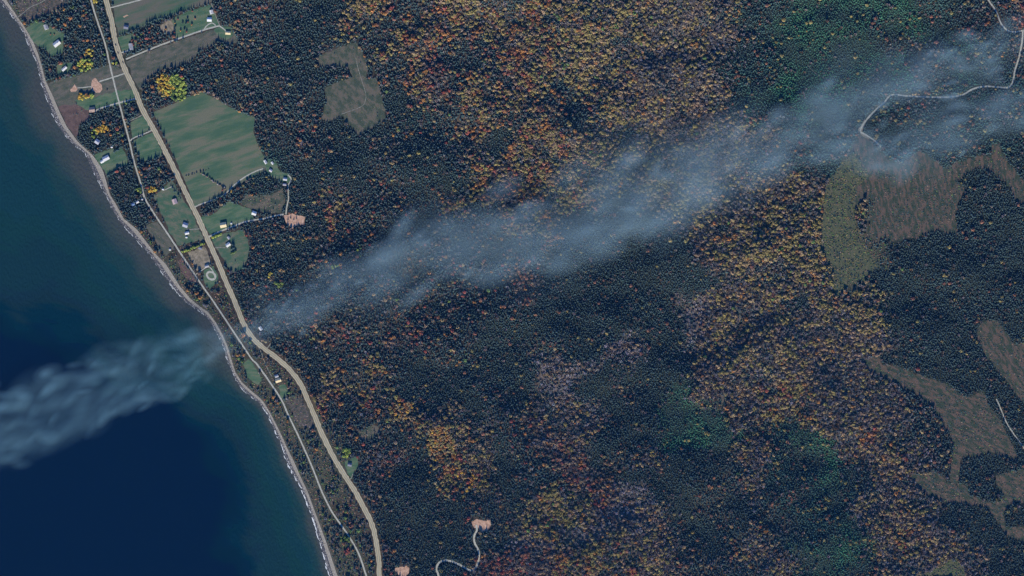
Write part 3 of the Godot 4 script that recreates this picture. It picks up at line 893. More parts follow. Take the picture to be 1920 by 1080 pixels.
func shore() -> void:
	shore_strip("wet_shingle", "wet_stones", -0.55, 0.42, -4.9, -3.0, 0.0)
	shore_strip("beach", "sand", 0.42, 1.0, -3.0, -0.05, 0.0)
	shore_strip("bank_top", "scrub", 1.0, 1.25, -0.05, 0.06, 0.0)
	# surf: short broken ribbons of foam along the edge
	var st := begin()
	var y := -100.0
	while y < 1200.0:
		var e := x_at(edge, y)
		var b := x_at(bank, y)
		var much := 1.0 + 0.9 * smoothstep(640.0, 1000.0, y)
		for k in 3:
			if n_fine.get_noise_2d(y * 1.3, k * 200.0) > 0.05 + 0.22 * k - 0.1 * much:
				var f := -0.12 * k + 0.06 * n_fine.get_noise_2d(y * 4.0, k * 70.0 + 9.0)
				var x := lerpf(e, b, f)
				var w := rng.randf_range(0.2, 0.6) * much
				var hy := y + rng.randf_range(-0.5, 0.5)
				var q := Vector3(x - 960.0, 0.06, hy - 540.0)
				var g := Vector3(0.55, 0, 1).normalized()
				var n2 := Vector3(1, 0, -0.55).normalized()
				var l := rng.randf_range(1.6, 3.6)
				tri(st, q - g * l, q + n2 * w + Vector3(0, 0.15, 0), q + g * l, Color.WHITE)
				tri(st, q - g * l, q + g * l, q - n2 * w * 0.7 + Vector3(0, 0.03, 0), Color.WHITE)
		y += 1.8
	var o := MeshInstance3D.new()
	o.mesh = finish(st)
	o.material_override = plain("foam", Color(0.52, 0.55, 0.55), 0.8)
	put(o, "surf_foam", "broken white surf foam along the edge of the sea", "foam", "", "stuff")
	# stones
	var ball := begin()
	var r := RandomNumberGenerator.new()
	r.seed = 8
	var ring := []
	for j in 3:
		var rr := []
		for i in 6:
			var a := TAU * i / 6.0
			var q: float = [0.95, 1.0, 0.55][j] * r.randf_range(0.8, 1.15)
			rr.append(Vector3(cos(a) * q, [-0.3, 0.15, 0.55][j], sin(a) * q))
		ring.append(rr)
	for i in 6:
		for j in 2:
			tri(ball, ring[j][i], ring[j][(i + 1) % 6], ring[j + 1][(i + 1) % 6], Color.WHITE)
			tri(ball, ring[j][i], ring[j + 1][(i + 1) % 6], ring[j + 1][i], Color.WHITE)
		tri(ball, ring[2][i], ring[2][(i + 1) % 6], Vector3(0, 0.68, 0), Color.WHITE)
	var mm := MultiMesh.new()
	mm.transform_format = MultiMesh.TRANSFORM_3D
	mm.use_colors = true
	mm.mesh = finish(ball)
	mm.instance_count = 3600
	for i in 3600:
		var yy := rng.randf_range(-100.0, 1200.0)
		var f := absf(rng.randfn()) * 0.3 if i % 3 else rng.randf_range(0.7, 1.1)
		var x := lerpf(x_at(edge, yy), x_at(bank, yy), f)
		var h := -4.0 + clampf(f, 0.0, 1.0) * 3.6
		var z := rng.randf_range(0.25, 0.75)
		mm.set_instance_transform(i, Transform3D(Basis(Vector3.UP, rng.randf() * TAU).scaled(Vector3(z, z * 0.7, z * 1.2)), P(x, yy, h)))
		var k := rng.randf_range(0.06, 0.42)
		mm.set_instance_color(i, Color(k, k * 0.97, k * 0.92))
	var m := StandardMaterial3D.new()
	m.resource_name = "stone"
	m.vertex_color_use_as_albedo = true
	m.roughness = 0.9
	var so := MultiMeshInstance3D.new()
	so.multimesh = mm
	so.material_override = m
	put(so, "beach_stones", "pale and dark stones strewn along the narrow beach", "stones", "", "stuff")

# ------------------------------------------------------------------ buildings and cars
func box_mesh(sx: float, sy: float, sz: float) -> BoxMesh:
	var b := BoxMesh.new()
	b.size = Vector3(sx, sy, sz)
	return b

func quad(st: SurfaceTool, a: Vector3, b: Vector3, c: Vector3, d: Vector3) -> void:
	tri(st, a, b, c, Color.WHITE)
	tri(st, a, c, d, Color.WHITE)

func house(x: float, y: float, w: float, d: float, turn: float, roof: Color, wall: Color, label: String, category := "house", called := "house", h := 2.9) -> void:
	var o := put(Node3D.new(), called, label, category)
	o.position = P(x, y, 0.08)
	o.rotation_degrees.y = -turn
	var rise := d * 0.30
	var hw := w / 2
	var hd := d / 2
	var st := begin()
	for s in [-1.0, 1.0]:
		quad(st, Vector3(-hw, 0, hd * s), Vector3(hw, 0, hd * s), Vector3(hw, h, hd * s), Vector3(-hw, h, hd * s))
		quad(st, Vector3(hw * s, 0, -hd), Vector3(hw * s, 0, hd), Vector3(hw * s, h, hd), Vector3(hw * s, h, -hd))
		tri(st, Vector3(hw * s, h, -hd), Vector3(hw * s, h, hd), Vector3(hw * s, h + rise, 0), Color.WHITE)
	part(o, "wall", finish(st), plain("wall" + str(wall), wall))
	# roof: two slabs with eaves
	st = begin()
	var ew := hw + 0.35
	var ed := hd + 0.4
	var drop := rise / hd * 0.4
	var th := 0.22
	for s in [-1.0, 1.0]:
		var a := Vector3(-ew, h - drop, ed * s)
		var b := Vector3(ew, h - drop, ed * s)
		var c := Vector3(ew, h + rise, 0)
		var e := Vector3(-ew, h + rise, 0)
		var up := Vector3(0, th, 0)
		quad(st, a + up, b + up, c + up, e + up)
		quad(st, a, b, c, e)
		quad(st, a, b, b + up, a + up)
		quad(st, b, c, c + up, b + up)
		quad(st, a, e, e + up, a + up)
	var rk := "roof" + str(roof)
	if not mats.has(rk):
		cover(rk, [[0.2, roof.r * 0.85, roof.g * 0.85, roof.b * 0.85], [0.8, roof.r * 1.1, roof.g * 1.1, roof.b * 1.1]], 0.05, Vector2(1, 1), 9.0, 51, 0.0)
		mats[rk].uv1_triplanar = true
		mats[rk].uv1_scale = Vector3(0.08, 0.08, 0.08)
	var rf := part(o, "roof", finish(st), mats[rk])
	if w > 6.5:
		part(rf, "chimney", box_mesh(0.7, 1.5, 0.7), plain("brick", Color(0.22, 0.12, 0.09)), Vector3(hw * 0.4, h + rise + 0.35, hd * 0.12))
	var dm := plain("door_paint", Color(0.10, 0.07, 0.06), 0.6)
	part(o, "door", box_mesh(0.95, 2.05, 0.08), dm, Vector3(-hw * 0.15, 1.03, hd + 0.045))
	if w > 5.0:
		var gm := plain("window_glass", Color(0.05, 0.06, 0.07), 0.08)
		for s in [-1.0, 1.0]:
			part(o, "window", box_mesh(1.2, 1.1, 0.08), gm, Vector3(hw * 0.6 * s, 1.6, hd + 0.045))
			part(o, "window", box_mesh(0.08, 1.1, 1.2), gm, Vector3((hw + 0.045) * s, 1.6, 0))
	mark_spot(x, y, maxf(w, d) * 0.62 + 1.0)

func car(x: float, y: float, heading: float, paint: Color, label: String) -> void:
	var o := put(Node3D.new(), "car", label, "car", "cars on the highway")
	o.position = P(x, y, 0.16)
	o.rotation_degrees.y = -heading
	var pm := plain("paint" + str(paint), paint, 0.35)
	# side outline swept across the width, pulled in at the roof
	var prof := [[-2.2, 0.35], [-2.25, 0.75], [-2.0, 0.95], [-1.4, 1.0], [-0.9, 1.42], [0.7, 1.46], [1.35, 1.0], [2.1, 0.85], [2.25, 0.6], [2.2, 0.35]]
	var st := begin()
	for i in prof.size():
		var a: Array = prof[i]
		var b: Array = prof[(i + 1) % prof.size()]
		var wa := 0.9 if a[1] < 1.1 else 0.68
		var wb := 0.9 if b[1] < 1.1 else 0.68
		quad(st, Vector3(a[0], a[1], -wa), Vector3(b[0], b[1], -wb), Vector3(b[0], b[1], wb), Vector3(a[0], a[1], wa))
		for s in [-1.0, 1.0]:
			tri(st, Vector3(a[0], a[1], wa * s), Vector3(b[0], b[1], wb * s), Vector3(0, 0.7, 0.9 * s), Color.WHITE)
	part(o, "body", finish(st), pm)
	var gm := plain("window_glass", Color(0.05, 0.06, 0.07), 0.08)
	var ws := begin()
	quad(ws, Vector3(0.76, 1.45, -0.6), Vector3(1.33, 1.05, -0.75), Vector3(1.33, 1.05, 0.75), Vector3(0.76, 1.45, 0.6))
	part(o, "windscreen", finish(ws), gm, Vector3(0.03, 0.02, 0))
	var rs := begin()
	quad(rs, Vector3(-0.95, 1.4, -0.6), Vector3(-1.36, 1.06, -0.75), Vector3(-1.36, 1.06, 0.75), Vector3(-0.95, 1.4, 0.6))
	part(o, "rear_window", finish(rs), gm, Vector3(-0.03, 0.02, 0))
	var wheel := CylinderMesh.new()
	wheel.top_radius = 0.33
	wheel.bottom_radius = 0.33
	wheel.height = 0.22
	wheel.radial_segments = 14
	for sx in [-1.4, 1.4]:
		for sz in [-0.82, 0.82]:
			var w := part(o, "wheel", wheel, plain("rubber", Color(0.02, 0.02, 0.02)), Vector3(sx, 0.33, sz))
			w.rotation_degrees.x = 90

func buildings() -> void:
	var white := Color(0.46, 0.47, 0.47)
	var grey := Color(0.26, 0.27, 0.29)
	var slate := Color(0.13, 0.14, 0.18)
	var cream := Color(0.50, 0.42, 0.26)
	var brown := Color(0.26, 0.20, 0.17)
	var pink := Color(0.36, 0.28, 0.28)
	var wl := Color(0.55, 0.54, 0.5)
	house(87, 51, 9, 7, 70, grey, wl, "grey roofed house on the lawn at the seaside edge, beside a gravel loop")
	house(107, 82, 13, 8, -38, white, wl, "large house with pale roof standing on a lawn above the beach")
	house(121, 129, 10, 5, -42, white, wl, "narrow white roofed cottage in a small glade under dark spruces")
	house(237, 51, 8, 7, 10, slate, wl, "slate blue roofed house below the hedge of the top field")
	house(246, 88, 12, 7, 82, grey, wl, "long grey roofed house beside the highway at the start of the farm lane")
	house(397, 23, 7, 6, 75, white, wl, "small white roofed outbuilding north of the gravel loop on the farm lane", "outbuilding", "outbuilding")
	house(393, 37, 8, 7, 0, Color(0.5, 0.52, 0.54), wl, "light grey roofed house at the gravel loop on the farm lane")
	house(428, 62, 9, 6, 4, cream, wl, "cream roofed house at the wooded end of the farm lane")
	house(173, 206, 10, 9, -8, brown, wl, "brown roofed house at the seaward end of a pale driveway")
	house(183, 266, 8, 8, 30, Color(0.3, 0.32, 0.37), wl, "blue grey roofed house between the golden trees and the beach")
	house(199, 297, 12, 8, -28, Color(0.42, 0.43, 0.45), wl, "large grey roofed house with a white wing on a lawn by the beach")
	house(192, 303, 6, 5, -28, white, wl, "white roofed garage attached beside the large seaside house", "garage", "garage")
	house(210, 276, 3, 2.6, 0, white, wl, "tiny white shed at the edge of the spruces by the seaside lawn", "shed", "shed", 2.2)
	house(306, 355, 3, 2.6, 10, white, wl, "tiny white shed at the end of a short track west of the highway", "shed", "shed", 2.2)
	house(328, 378, 9, 8, 70, pink, wl, "pinkish grey roofed house on the lawn west of the highway")
	house(258, 379, 5, 4, -30, white, wl, "white roofed cabin half hidden among spruces above the beach", "cabin", "cabin", 2.5)
	house(250, 383, 6, 5, -25, Color(0.10, 0.16, 0.28), wl, "blue roofed cabin half hidden among spruces above the beach", "cabin", "cabin", 2.5)
	house(267, 374, 2.8, 2.6, 0, white, wl, "tiny white shed between the spruces and the old road", "shed", "shed", 2.2)
	house(348, 422, 9, 8, 20, Color(0.28, 0.29, 0.34), wl, "blue grey roofed house on the round lawn west of the highway")
	house(351, 437, 7, 5, -15, white, wl, "white roofed garage on the round lawn west of the highway", "garage", "garage")
	house(350, 445, 3, 2.4, 0, white, wl, "tiny white shed south of the white roofed garage", "shed", "shed", 2.2)
	house(419, 422, 11, 9, -12, cream, wl, "yellowish roofed barn standing in the striped pasture", "barn", "barn", 4.0)
	house(434, 419, 2.6, 2.2, 0, white, wl, "tiny white shed beside the yellowish roofed barn", "shed", "shed", 2.0)
	house(498, 304, 7, 4, 60, white, wl, "white roofed barn at the corner of the hayfield", "barn", "barn", 3.4)
	house(511, 306, 5, 3.4, 55, white, wl, "small white roofed shed east of the hayfield barn", "shed", "shed", 2.4)
	house(508, 320, 5, 4.5, 30, Color(0.40, 0.38, 0.42), wl, "greyish farmhouse among dark trees at the end of the curved field lane")
	house(535, 336, 7, 5, 8, Color(0.34, 0.35, 0.38), wl, "grey roofed house by a green oval at the end of the woodland drive")
	house(534, 346, 6, 4, 5, Color(0.24, 0.24, 0.27), wl, "dark roofed garage south of the house at the woodland drive", "garage", "garage")
	house(477, 400, 8, 7, 20, white, wl, "white roofed house at the east end of the striped pasture")
	house(428, 459, 8, 6, -35, white, wl, "white roofed house beside a tall dark spruce on the round eastern lawn")
	house(429, 446, 5, 4, 50, grey, wl, "grey roofed shed north of the house on the round eastern lawn", "shed", "shed", 2.4)
	house(376, 465, 6, 5, 20, slate, wl, "slate roofed garage at the top of the tan gravel yard", "garage", "garage")
	house(388, 499, 7, 5, -20, grey, wl, "grey roofed house at the foot of the tan gravel yard")
	house(319, 468, 3, 2.6, 0, white, wl, "tiny white shed in the meadow west of the old road", "shed", "shed", 2.2)
	house(489, 616, 7, 5, 55, white, wl, "white roofed building alone at the forest edge near the highway bend")
	house(522, 713, 10, 7, -20, cream, wl, "cream roofed house on a sandy lot between the two roads")
	house(519, 705, 6, 5, -20, grey, wl, "grey roofed garage on the sandy lot between the two roads", "garage", "garage")
	house(656, 871, 7, 6, 10, slate, wl, "dark slate roofed house on a green lawn east of the highway")
	# cars on the highway
	car(217.0, 84.0, 70.0, Color(0.02, 0.02, 0.025), "black car on the highway alongside the long grey roofed house")
	car(221.5, 99.0, 68.0, Color(0.05, 0.03, 0.03), "dark maroon car on the highway at the farm lane junction")
	car(230.5, 117.0, 68.0, Color(0.03, 0.04, 0.06), "dark blue car on the highway beside the olive meadow")

# ------------------------------------------------------------------ trees that stand out singly
func cluster(n: int, cx: float, cy: float, rx: float, ry: float, turn: float, kind: String, tone_list: Array, r0: float, r1: float, called: String, label: String, group: String) -> void:
	var done := []
	var tries := 0
	if kind == "leafy" and n > 5:
		n = maxi(n, int(PI * rx * ry / 20.0)) if called != "rust_tree" else n
		if called != "rust_tree":
			var rim := PackedVector2Array()
			for i in 20:
				rim.append(Vector2(cx, cy) + (Vector2(cos(TAU * i / 20.0) * rx, sin(TAU * i / 20.0) * ry) * rng.randf_range(0.8, 1.05)).rotated(deg_to_rad(turn)))
			mark_poly(rim, 1)
	while done.size() < n and tries < n * 40:
		tries += 1
		var a := rng.randf() * TAU
		var q := sqrt(rng.randf())
		var p := Vector2(cx, cy) + (Vector2(cos(a) * rx, sin(a) * ry) * q).rotated(deg_to_rad(turn))
		var r := rng.randf_range(r0, r1)
		var ok := true
		for e in done:
			if p.distance_to(e) < r * (1.15 if kind == "conifer" else 0.95):
				ok = false
				break
		if not ok:
			continue
		done.append(p)
		var tall := r * (rng.randf_range(3.2, 4.6) if kind == "conifer" else rng.randf_range(2.0, 2.6))
		tree(p.x, p.y, kind, pick(tone_list), r, tall, called, label, "tree", group)

func row(n: int, x0: float, y0: float, x1: float, y1: float, kind: String, tone_list: Array, r0: float, r1: float, called: String, label: String, group: String) -> void:
	for i in n:
		var p := Vector2(x0, y0).lerp(Vector2(x1, y1), (i + 0.5) / n) + Vector2(rng.randfn(), rng.randfn()) * 0.8
		var r := rng.randf_range(r0, r1)
		tree(p.x, p.y, kind, pick(tone_list), r, r * (rng.randf_range(3.2, 4.8) if kind == "conifer" else rng.randf_range(2.0, 2.6)), called, label, "tree", group)

func single_trees() -> void:
	var lf := "leafy"
	var cf := "conifer"
	cluster(26, 311, 160, 14, 22, -20, lf, ["yellow", 1.0, "gold", 1.4], 2.6, 3.8, "golden_tree", "golden tree in the bright grove at the hayfield's northern edge", "golden trees of the grove by the hayfield")
	cluster(30, 333, 165, 17, 25, -10, lf, ["lime", 1.2, "leafgreen", 1.0], 2.6, 3.8, "lime_green_tree", "lime green tree in the bright grove at the hayfield's northern edge", "lime green trees of the grove by the hayfield")
	cluster(8, 372, 174, 16, 4, -20, lf, ["tan", 1.0, "orange", 0.6], 2.2, 3.2, "tan_tree", "tan leaved tree along the hayfield's upper edge by the grove", "tan trees along the hayfield edge")
	cluster(10, 157, 181, 13, 6, -5, lf, ["gold", 2.0, "orange", 0.8, "yellow", 1.0], 2.4, 3.6, "golden_tree", "golden tree in the lone clump in the meadow below the bare earth patches", "golden trees of the meadow clump")
	cluster(6, 172, 181, 5, 5, 0, lf, ["lime", 1.0, "leafgreen", 1.0], 2.2, 3.2, "green_tree", "yellow green tree in the lone clump in the meadow below the bare earth patches", "green trees of the meadow clump")
	cluster(14, 192, 243, 12, 8, -25, lf, ["gold", 2.0, "yellow", 1.0], 2.3, 3.4, "golden_tree", "golden tree in the clump beside spruces above the blue grey roofed house", "golden trees above the blue grey house")
	cluster(6, 177, 250, 6, 8, 30, lf, ["lime", 1.0], 2.0, 3.0, "lime_green_tree", "lime tree beside the golden clump above the blue grey roofed house", "lime trees above the blue grey house")
	cluster(8, 168, 99, 8, 7, -20, lf, ["yellow", 1.4, "gold", 1.0], 2.3, 3.4, "golden_tree", "yellow tree among dark spruces between the seaside lawns and old road", "yellow trees among seaside spruces")
	cluster(16, 160, 122, 14, 12, -10, lf, ["lime", 1.6, "yellow", 1.0], 2.3, 3.4, "lime_green_tree", "lime tree among dark spruces above the meadow with bare earth patches", "lime trees among seaside spruces")
	cluster(4, 216, 118, 5, 4, 0, lf, ["lime", 1.0, "yellow", 1.0], 1.8, 2.6, "lime_green_tree", "lime tree between the old road and the highway", "lime trees between the roads")
	cluster(4, 178, 4, 4, 5, 0, lf, ["yellow", 1.0], 2.4, 3.2, "yellow_tree", "bright yellow tree beside the northern end of the old road", "yellow trees at the old road")
	cluster(9, 287, 357, 7, 7, 0, lf, ["gold", 1.0, "yellow", 1.0], 2.2, 3.2, "golden_tree", "golden tree east of the old road by the track to a white shed", "golden trees by the shed track")
	cluster(6, 260, 358, 5, 8, 0, lf, ["leafgreen", 1.0, "lime", 0.8], 2.2, 3.0, "green_tree", "light green tree in the spruces west of the old road", "light green trees by the old road")
	cluster(2, 275, 352, 3, 3, 0, lf, ["red", 1.0], 2.0, 2.8, "red_tree", "red orange tree at the old road beside the golden trees", "red trees at the old road")
	row(9, 397, 446, 417, 438, lf, ["lime", 1.0, "yellow", 0.3], 2.0, 2.9, "lime_green_tree", "lime green tree in the row along the barn lane", "lime row along the barn lane")
	row(13, 341, 474, 384, 456, lf, ["lime", 1.0, "olive", 0.5], 2.0, 2.9, "lime_green_tree", "lime green tree in the hedge above the tan gravel yard", "lime hedge above the gravel yard")
	row(6, 434, 477, 442, 472, lf, ["leafgreen", 1.0], 1.8, 2.5, "green_tree", "green tree at the foot of the tall spruces by the round eastern lawn's house", "green trees by the eastern lawn house")
	cluster(4, 437, 464, 4, 7, 0, cf, ["spruce", 1.0], 2.6, 3.4, "spruce_tree", "tall dark spruce beside the white roofed house on the round eastern lawn", "spruces on the eastern lawn")
	tree(433.5, 358.5, lf, "gold", 3.0, 6.5, "golden_tree", "golden tree where the curved field lane leaves the hedgerow", "tree", "")
	tree(418, 356.5, lf, "red", 2.2, 8.0, "red_tree", "lone red orange tree at the foot of the brushy field ditch", "tree", "")
	cluster(3, 506, 515, 4, 5, 0, lf, ["yellow", 1.0], 2.6, 3.4, "yellow_tree", "bright yellow tree alone in the spruce forest east of the round lawn", "yellow trees in the spruce forest")
	cluster(6, 523, 531, 7, 7, 30, lf, ["lime", 1.0], 2.4, 3.2, "lime_green_tree", "lime tree in the spruce forest south of the bright yellow trees", "lime trees in the spruce forest")
	cluster(4, 627, 499, 8, 4, 0, lf, ["lime", 1.0], 2.4, 3.2, "lime_green_tree", "lime tree in dark forest at the north edge of the smoke", "lime trees north of the smoke")
	cluster(5, 674, 470, 4, 11, 0, lf, ["lime", 0.6, "leafgreen", 1.0], 2.0, 2.8, "lime_green_tree", "pale green tree in the upright line in dark forest north of the smoke", "pale green line north of the smoke")
	cluster(8, 650, 849, 9, 8, 0, lf, ["lime", 1.0], 2.6, 3.6, "lime_green_tree", "brilliant lime tree above the slate roofed house lawn", "brilliant lime trees by the slate roofed house")
	cluster(8, 646, 1010, 10, 7, 20, lf, ["lime", 1.0, "leafgreen", 1.0], 2.2, 3.0, "lime_green_tree", "lime tree beside the southern bend of the old road", "lime trees at the old road bend")
	cluster(5, 652, 1033, 6, 6, 0, lf, ["red", 1.0], 2.6, 3.6, "red_tree", "deep red tree in scrub beside the southern end of the old road", "red trees by the old road's end")
	tree(662, 1032, lf, "orange", 2.6, 6.5, "orange_tree", "orange tree beside the deep red trees by the old road", "tree", "")
	tree(657, 947, lf, "red", 2.4, 6.0, "red_tree", "small red tree between the old road and the highway curve", "tree", "")
	tree(700, 959, lf, "orange", 2.6, 6.5, "orange_tree", "single orange tree just east of the highway curve", "tree", "")
	for a in [[866, 886], [872, 889], [886, 891], [889, 896], [881, 904], [886, 909], [880, 914], [876, 920], [867, 923], [861, 897], [884, 900], [858, 892]]:
		tree(a[0], a[1], lf, "gold" if rng.randf() < 0.4 else "orange", rng.randf_range(2.6, 3.5), 7.5, "orange_tree", "orange gold tree in the ring of bright crowns in dark forest", "tree", "ring of orange gold trees")
	cluster(60, 826, 832, 26, 36, -10, lf, ["olive", 1.4, "orange", 1.2, "tan", 1.2, "gold", 0.35], 2.4, 3.6, "amber_tree", "amber tree in the large bright stand south of the spruce forest", "amber trees of the large stand")
	cluster(22, 757, 768, 18, 16, -30, lf, ["orange", 1.2, "tan", 1.0, "gold", 0.5], 2.4, 3.4, "amber_tree", "amber tree in the small bright stand north west of the large amber stand", "amber trees of the small stand")
	# lawn with scattered orange and dark trees beside the farm lane
	for a in [[326, 37], [334, 36], [343, 43], [352, 35], [366, 35], [349, 44], [353, 42], [360, 47], [339, 58], [346, 55], [350, 60], [361, 21], [328, 44], [329, 50], [327, 55], [327, 61], [328, 70], [311, 55], [333, 30]]:
		tree(a[0], a[1], lf, ["rust", "orange", "red", "spruce"][rng.randi() % 4], rng.randf_range(1.6, 2.4), rng.randf_range(4.0, 6.0), "lawn_tree", "small rust or dark tree standing on the lawn north of the farm lane", "tree", "trees scattered on the lawn by the farm lane")
	cluster(26, 270, 72, 30, 15, -22, lf, ["rust", 1.4, "orange", 1.0, "red", 1.0, "leafgreen", 0.5], 1.7, 2.6, "rust_tree", "rust or orange tree in the mixed copse west of the farm lane lawn", "rust trees of the farm lane copse")
	cluster(30, 272, 74, 34, 17, -22, cf, ["spruce", 1.0], 1.5, 2.3, "spruce_tree", "dark spruce in the mixed copse west of the farm lane lawn", "spruces of the farm lane copse")
	row(13, 273, 44, 306, 33, cf, ["spruce", 1.0], 1.6, 2.4, "spruce_tree", "dark spruce in the hedge row below the top field", "hedge spruces below the top field")
	row(12, 224, 67, 270, 50, cf, ["spruce", 1.0], 1.3, 2.0, "spruce_tree", "small dark spruce in the low hedge below the top field by the slate roofed house", "low hedge spruces")
	row(18, 306, 33, 390, 6, cf, ["spruce", 1.0], 0.9, 1.7, "spruce_tree", "small dark spruce in the thin hedge along the top field's eastern part", "thin hedge spruces")
	row(30, 200, 330, 246, 310, cf, ["spruce", 1.0], 1.6, 2.3, "spruce_tree", "dark spruce in the straight windbreak south of the seaside lawn", "windbreak spruces")
	row(12, 213, 287, 241, 268, cf, ["spruce", 1.0], 1.8, 2.6, "spruce_tree", "dark spruce in the slanting row north east of the large seaside house", "slanting spruce row")
	row(12, 392, 380, 420, 366, cf, ["spruce", 1.0], 1.9, 2.8, "spruce_tree", "dark spruce along the hedged lane south of the hayfield", "spruces of the hedged lane")
	row(14, 440, 357, 495, 331, cf, ["spruce", 1.0], 1.2, 2.2, "spruce_tree", "dark spruce in the hedge along the hayfield's southern edge", "southern hayfield hedge spruces")
	row(9, 346, 332, 394, 317, lf, ["leafgreen", 0.6, "spruce", 1.0], 0.9, 1.5, "hedge_bush", "low dark bush in the thin hedge across the hayfield", "bushes of the hayfield hedge")
	row(16, 376, 324, 424, 355, lf, ["mauve", 1.0, "brown", 1.0, "grey", 0.8], 1.2, 2.0, "ditch_bush", "greyish bush in the brushy ditch between the two hayfield parts", "bushes of the hayfield ditch")
	row(9, 319, 347, 340, 374, cf, ["spruce", 1.0], 1.6, 2.3, "spruce_tree", "dark spruce in the screen along the highway's western verge", "highway screen spruces")
	row(22, 342, 487, 372, 530, cf, ["spruce", 1.0], 1.0, 1.7, "spruce_tree", "small dark spruce dotted on the reddish heath by the old road", "heath spruces")
	for a in [[138.5, 214.5], [143.5, 213.5], [146, 214.5], [153.5, 206.5]]:
		tree(a[0], a[1], cf, "spruce", 1.1, 4.5, "spruce_tree", "small lone spruce on the reddish seaside heath", "tree", "lone spruces on the seaside heath")
	for a in [[441, 490], [434, 506], [393, 481], [352, 416]]:
		tree(a[0], a[1], cf, "spruce", 1.3, 5.0, "spruce_tree", "small lone dark tree on a mown lawn near the highway", "tree", "lone dark trees on lawns near the highway")
	for a in [[201, 169], [200, 196], [95, 65], [102, 65]]:
		tree(a[0], a[1], lf, "rust" if a[1] < 100 else "spruce", 1.4, 3.2, "lawn_tree", "small lone round tree on a seaside lawn", "tree", "lone round trees on seaside lawns")
	for a in [[663, 92], [673, 110], [676, 118], [699, 181], [615, 214], [708, 213], [708, 219], [690, 151], [627, 101]]:
		tree(a[0], a[1], cf, "spruce", 1.3, 4.2, "spruce_tree", "small lone spruce in the big forest clearing", "tree", "lone spruces in the forest clearing")
	for a in [[540, 412], [545, 409], [551, 412], [541, 423], [556, 410]]:
		tree(a[0], a[1], cf, "spruce", 1.6, 6.5, "spruce_tree", "dark spruce standing on the pinkish dirt patch in the forest", "tree", "spruces on the dirt patch")

# ------------------------------------------------------------------ smoke
var crowd := PackedByteArray()
func smoke_plume(label: String, lines: Array, seed_: int, count: int, tau: float, tint: Color, small: Vector2) -> void:
	var r := RandomNumberGenerator.new()
	r.seed = seed_
	var root := put(Node3D.new(), "smoke_plume", label, "smoke")
	var made := 0
	var tries := 0
	while made < count and tries < count * 30:
		tries += 1
		var l: Array = lines[r.randi() % lines.size()]
		var line := pts(l[0])
		var u := r.randf() * (line.size() - 1)
		var i := mini(int(u), line.size() - 2)
		var f := u - i
		var p := line[i].lerp(line[i + 1], f)
		var d := (line[i + 1] - line[i]).normalized()
		var half: float = lerpf(l[1], l[2], u / (line.size() - 1))
		var off := clampf(r.randfn() * 0.5, -1.3, 1.3)
		p += Vector2(-d.y, d.x) * off * half
		var big := made < count * 0.4
		var a := r.randf_range(0.7, 1.5) * half if big else r.randf_range(small.x, small.y) * half
		var b := a * r.randf_range(0.32, 0.65)
		var turn := d.angle() + r.randf_range(-0.6, 0.35)
		# keep the puffs from piling up: at most eight over any place
		var cells := []
		var full := false
		var ext := maxf(a, b)
		for yy in range(int((p.y - ext) / 4.0), int((p.y + ext) / 4.0) + 1):
			for xx in range(int((p.x - ext) / 4.0), int((p.x + ext) / 4.0) + 1):
				var q := (Vector2(xx * 4.0 + 2.0, yy * 4.0 + 2.0) - p).rotated(-turn)
				if (q.x / (a + 3.0)) ** 2 + (q.y / (b + 3.0)) ** 2 < 1.0:
					var k := (yy + 100) * 620 + xx + 60
					if k < 0 or k >= crowd.size():
						continue
					if crowd[k] >= 8:
						full = true
					cells.append(k)
		if full:
			continue
		for k in cells:
			crowd[k] += 1
		var fog := FogVolume.new()
		fog.name = "puff"
		fog.shape = RenderingServer.FOG_VOLUME_SHAPE_CONE
		var thick := r.randf_range(0.7, 1.0) * minf(30.0, half * 0.55)
		fog.size = Vector3(a * 2.7, thick, b * 2.7)
		fog.position = P(p.x, p.y, r.randf_range(32.0, 40.0))
		fog.rotation.y = -turn
		var lvl := r.randi() % 2 if big else 1 + r.randi() % 3
		var key := "smoke%d_%d" % [seed_, lvl]
		if not mats.has(key):
			var fm := FogMaterial.new()
			fm.resource_name = key
			fm.albedo = tint.linear_to_srgb()
			fm.density = tau * [0.5, 0.85, 1.3, 2.0][lvl] / 11.0
			mats[key] = fm
		fog.material = mats[key]
		root.add_child(fog, true)
		made += 1
	print("puffs ", made, " tries ", tries)

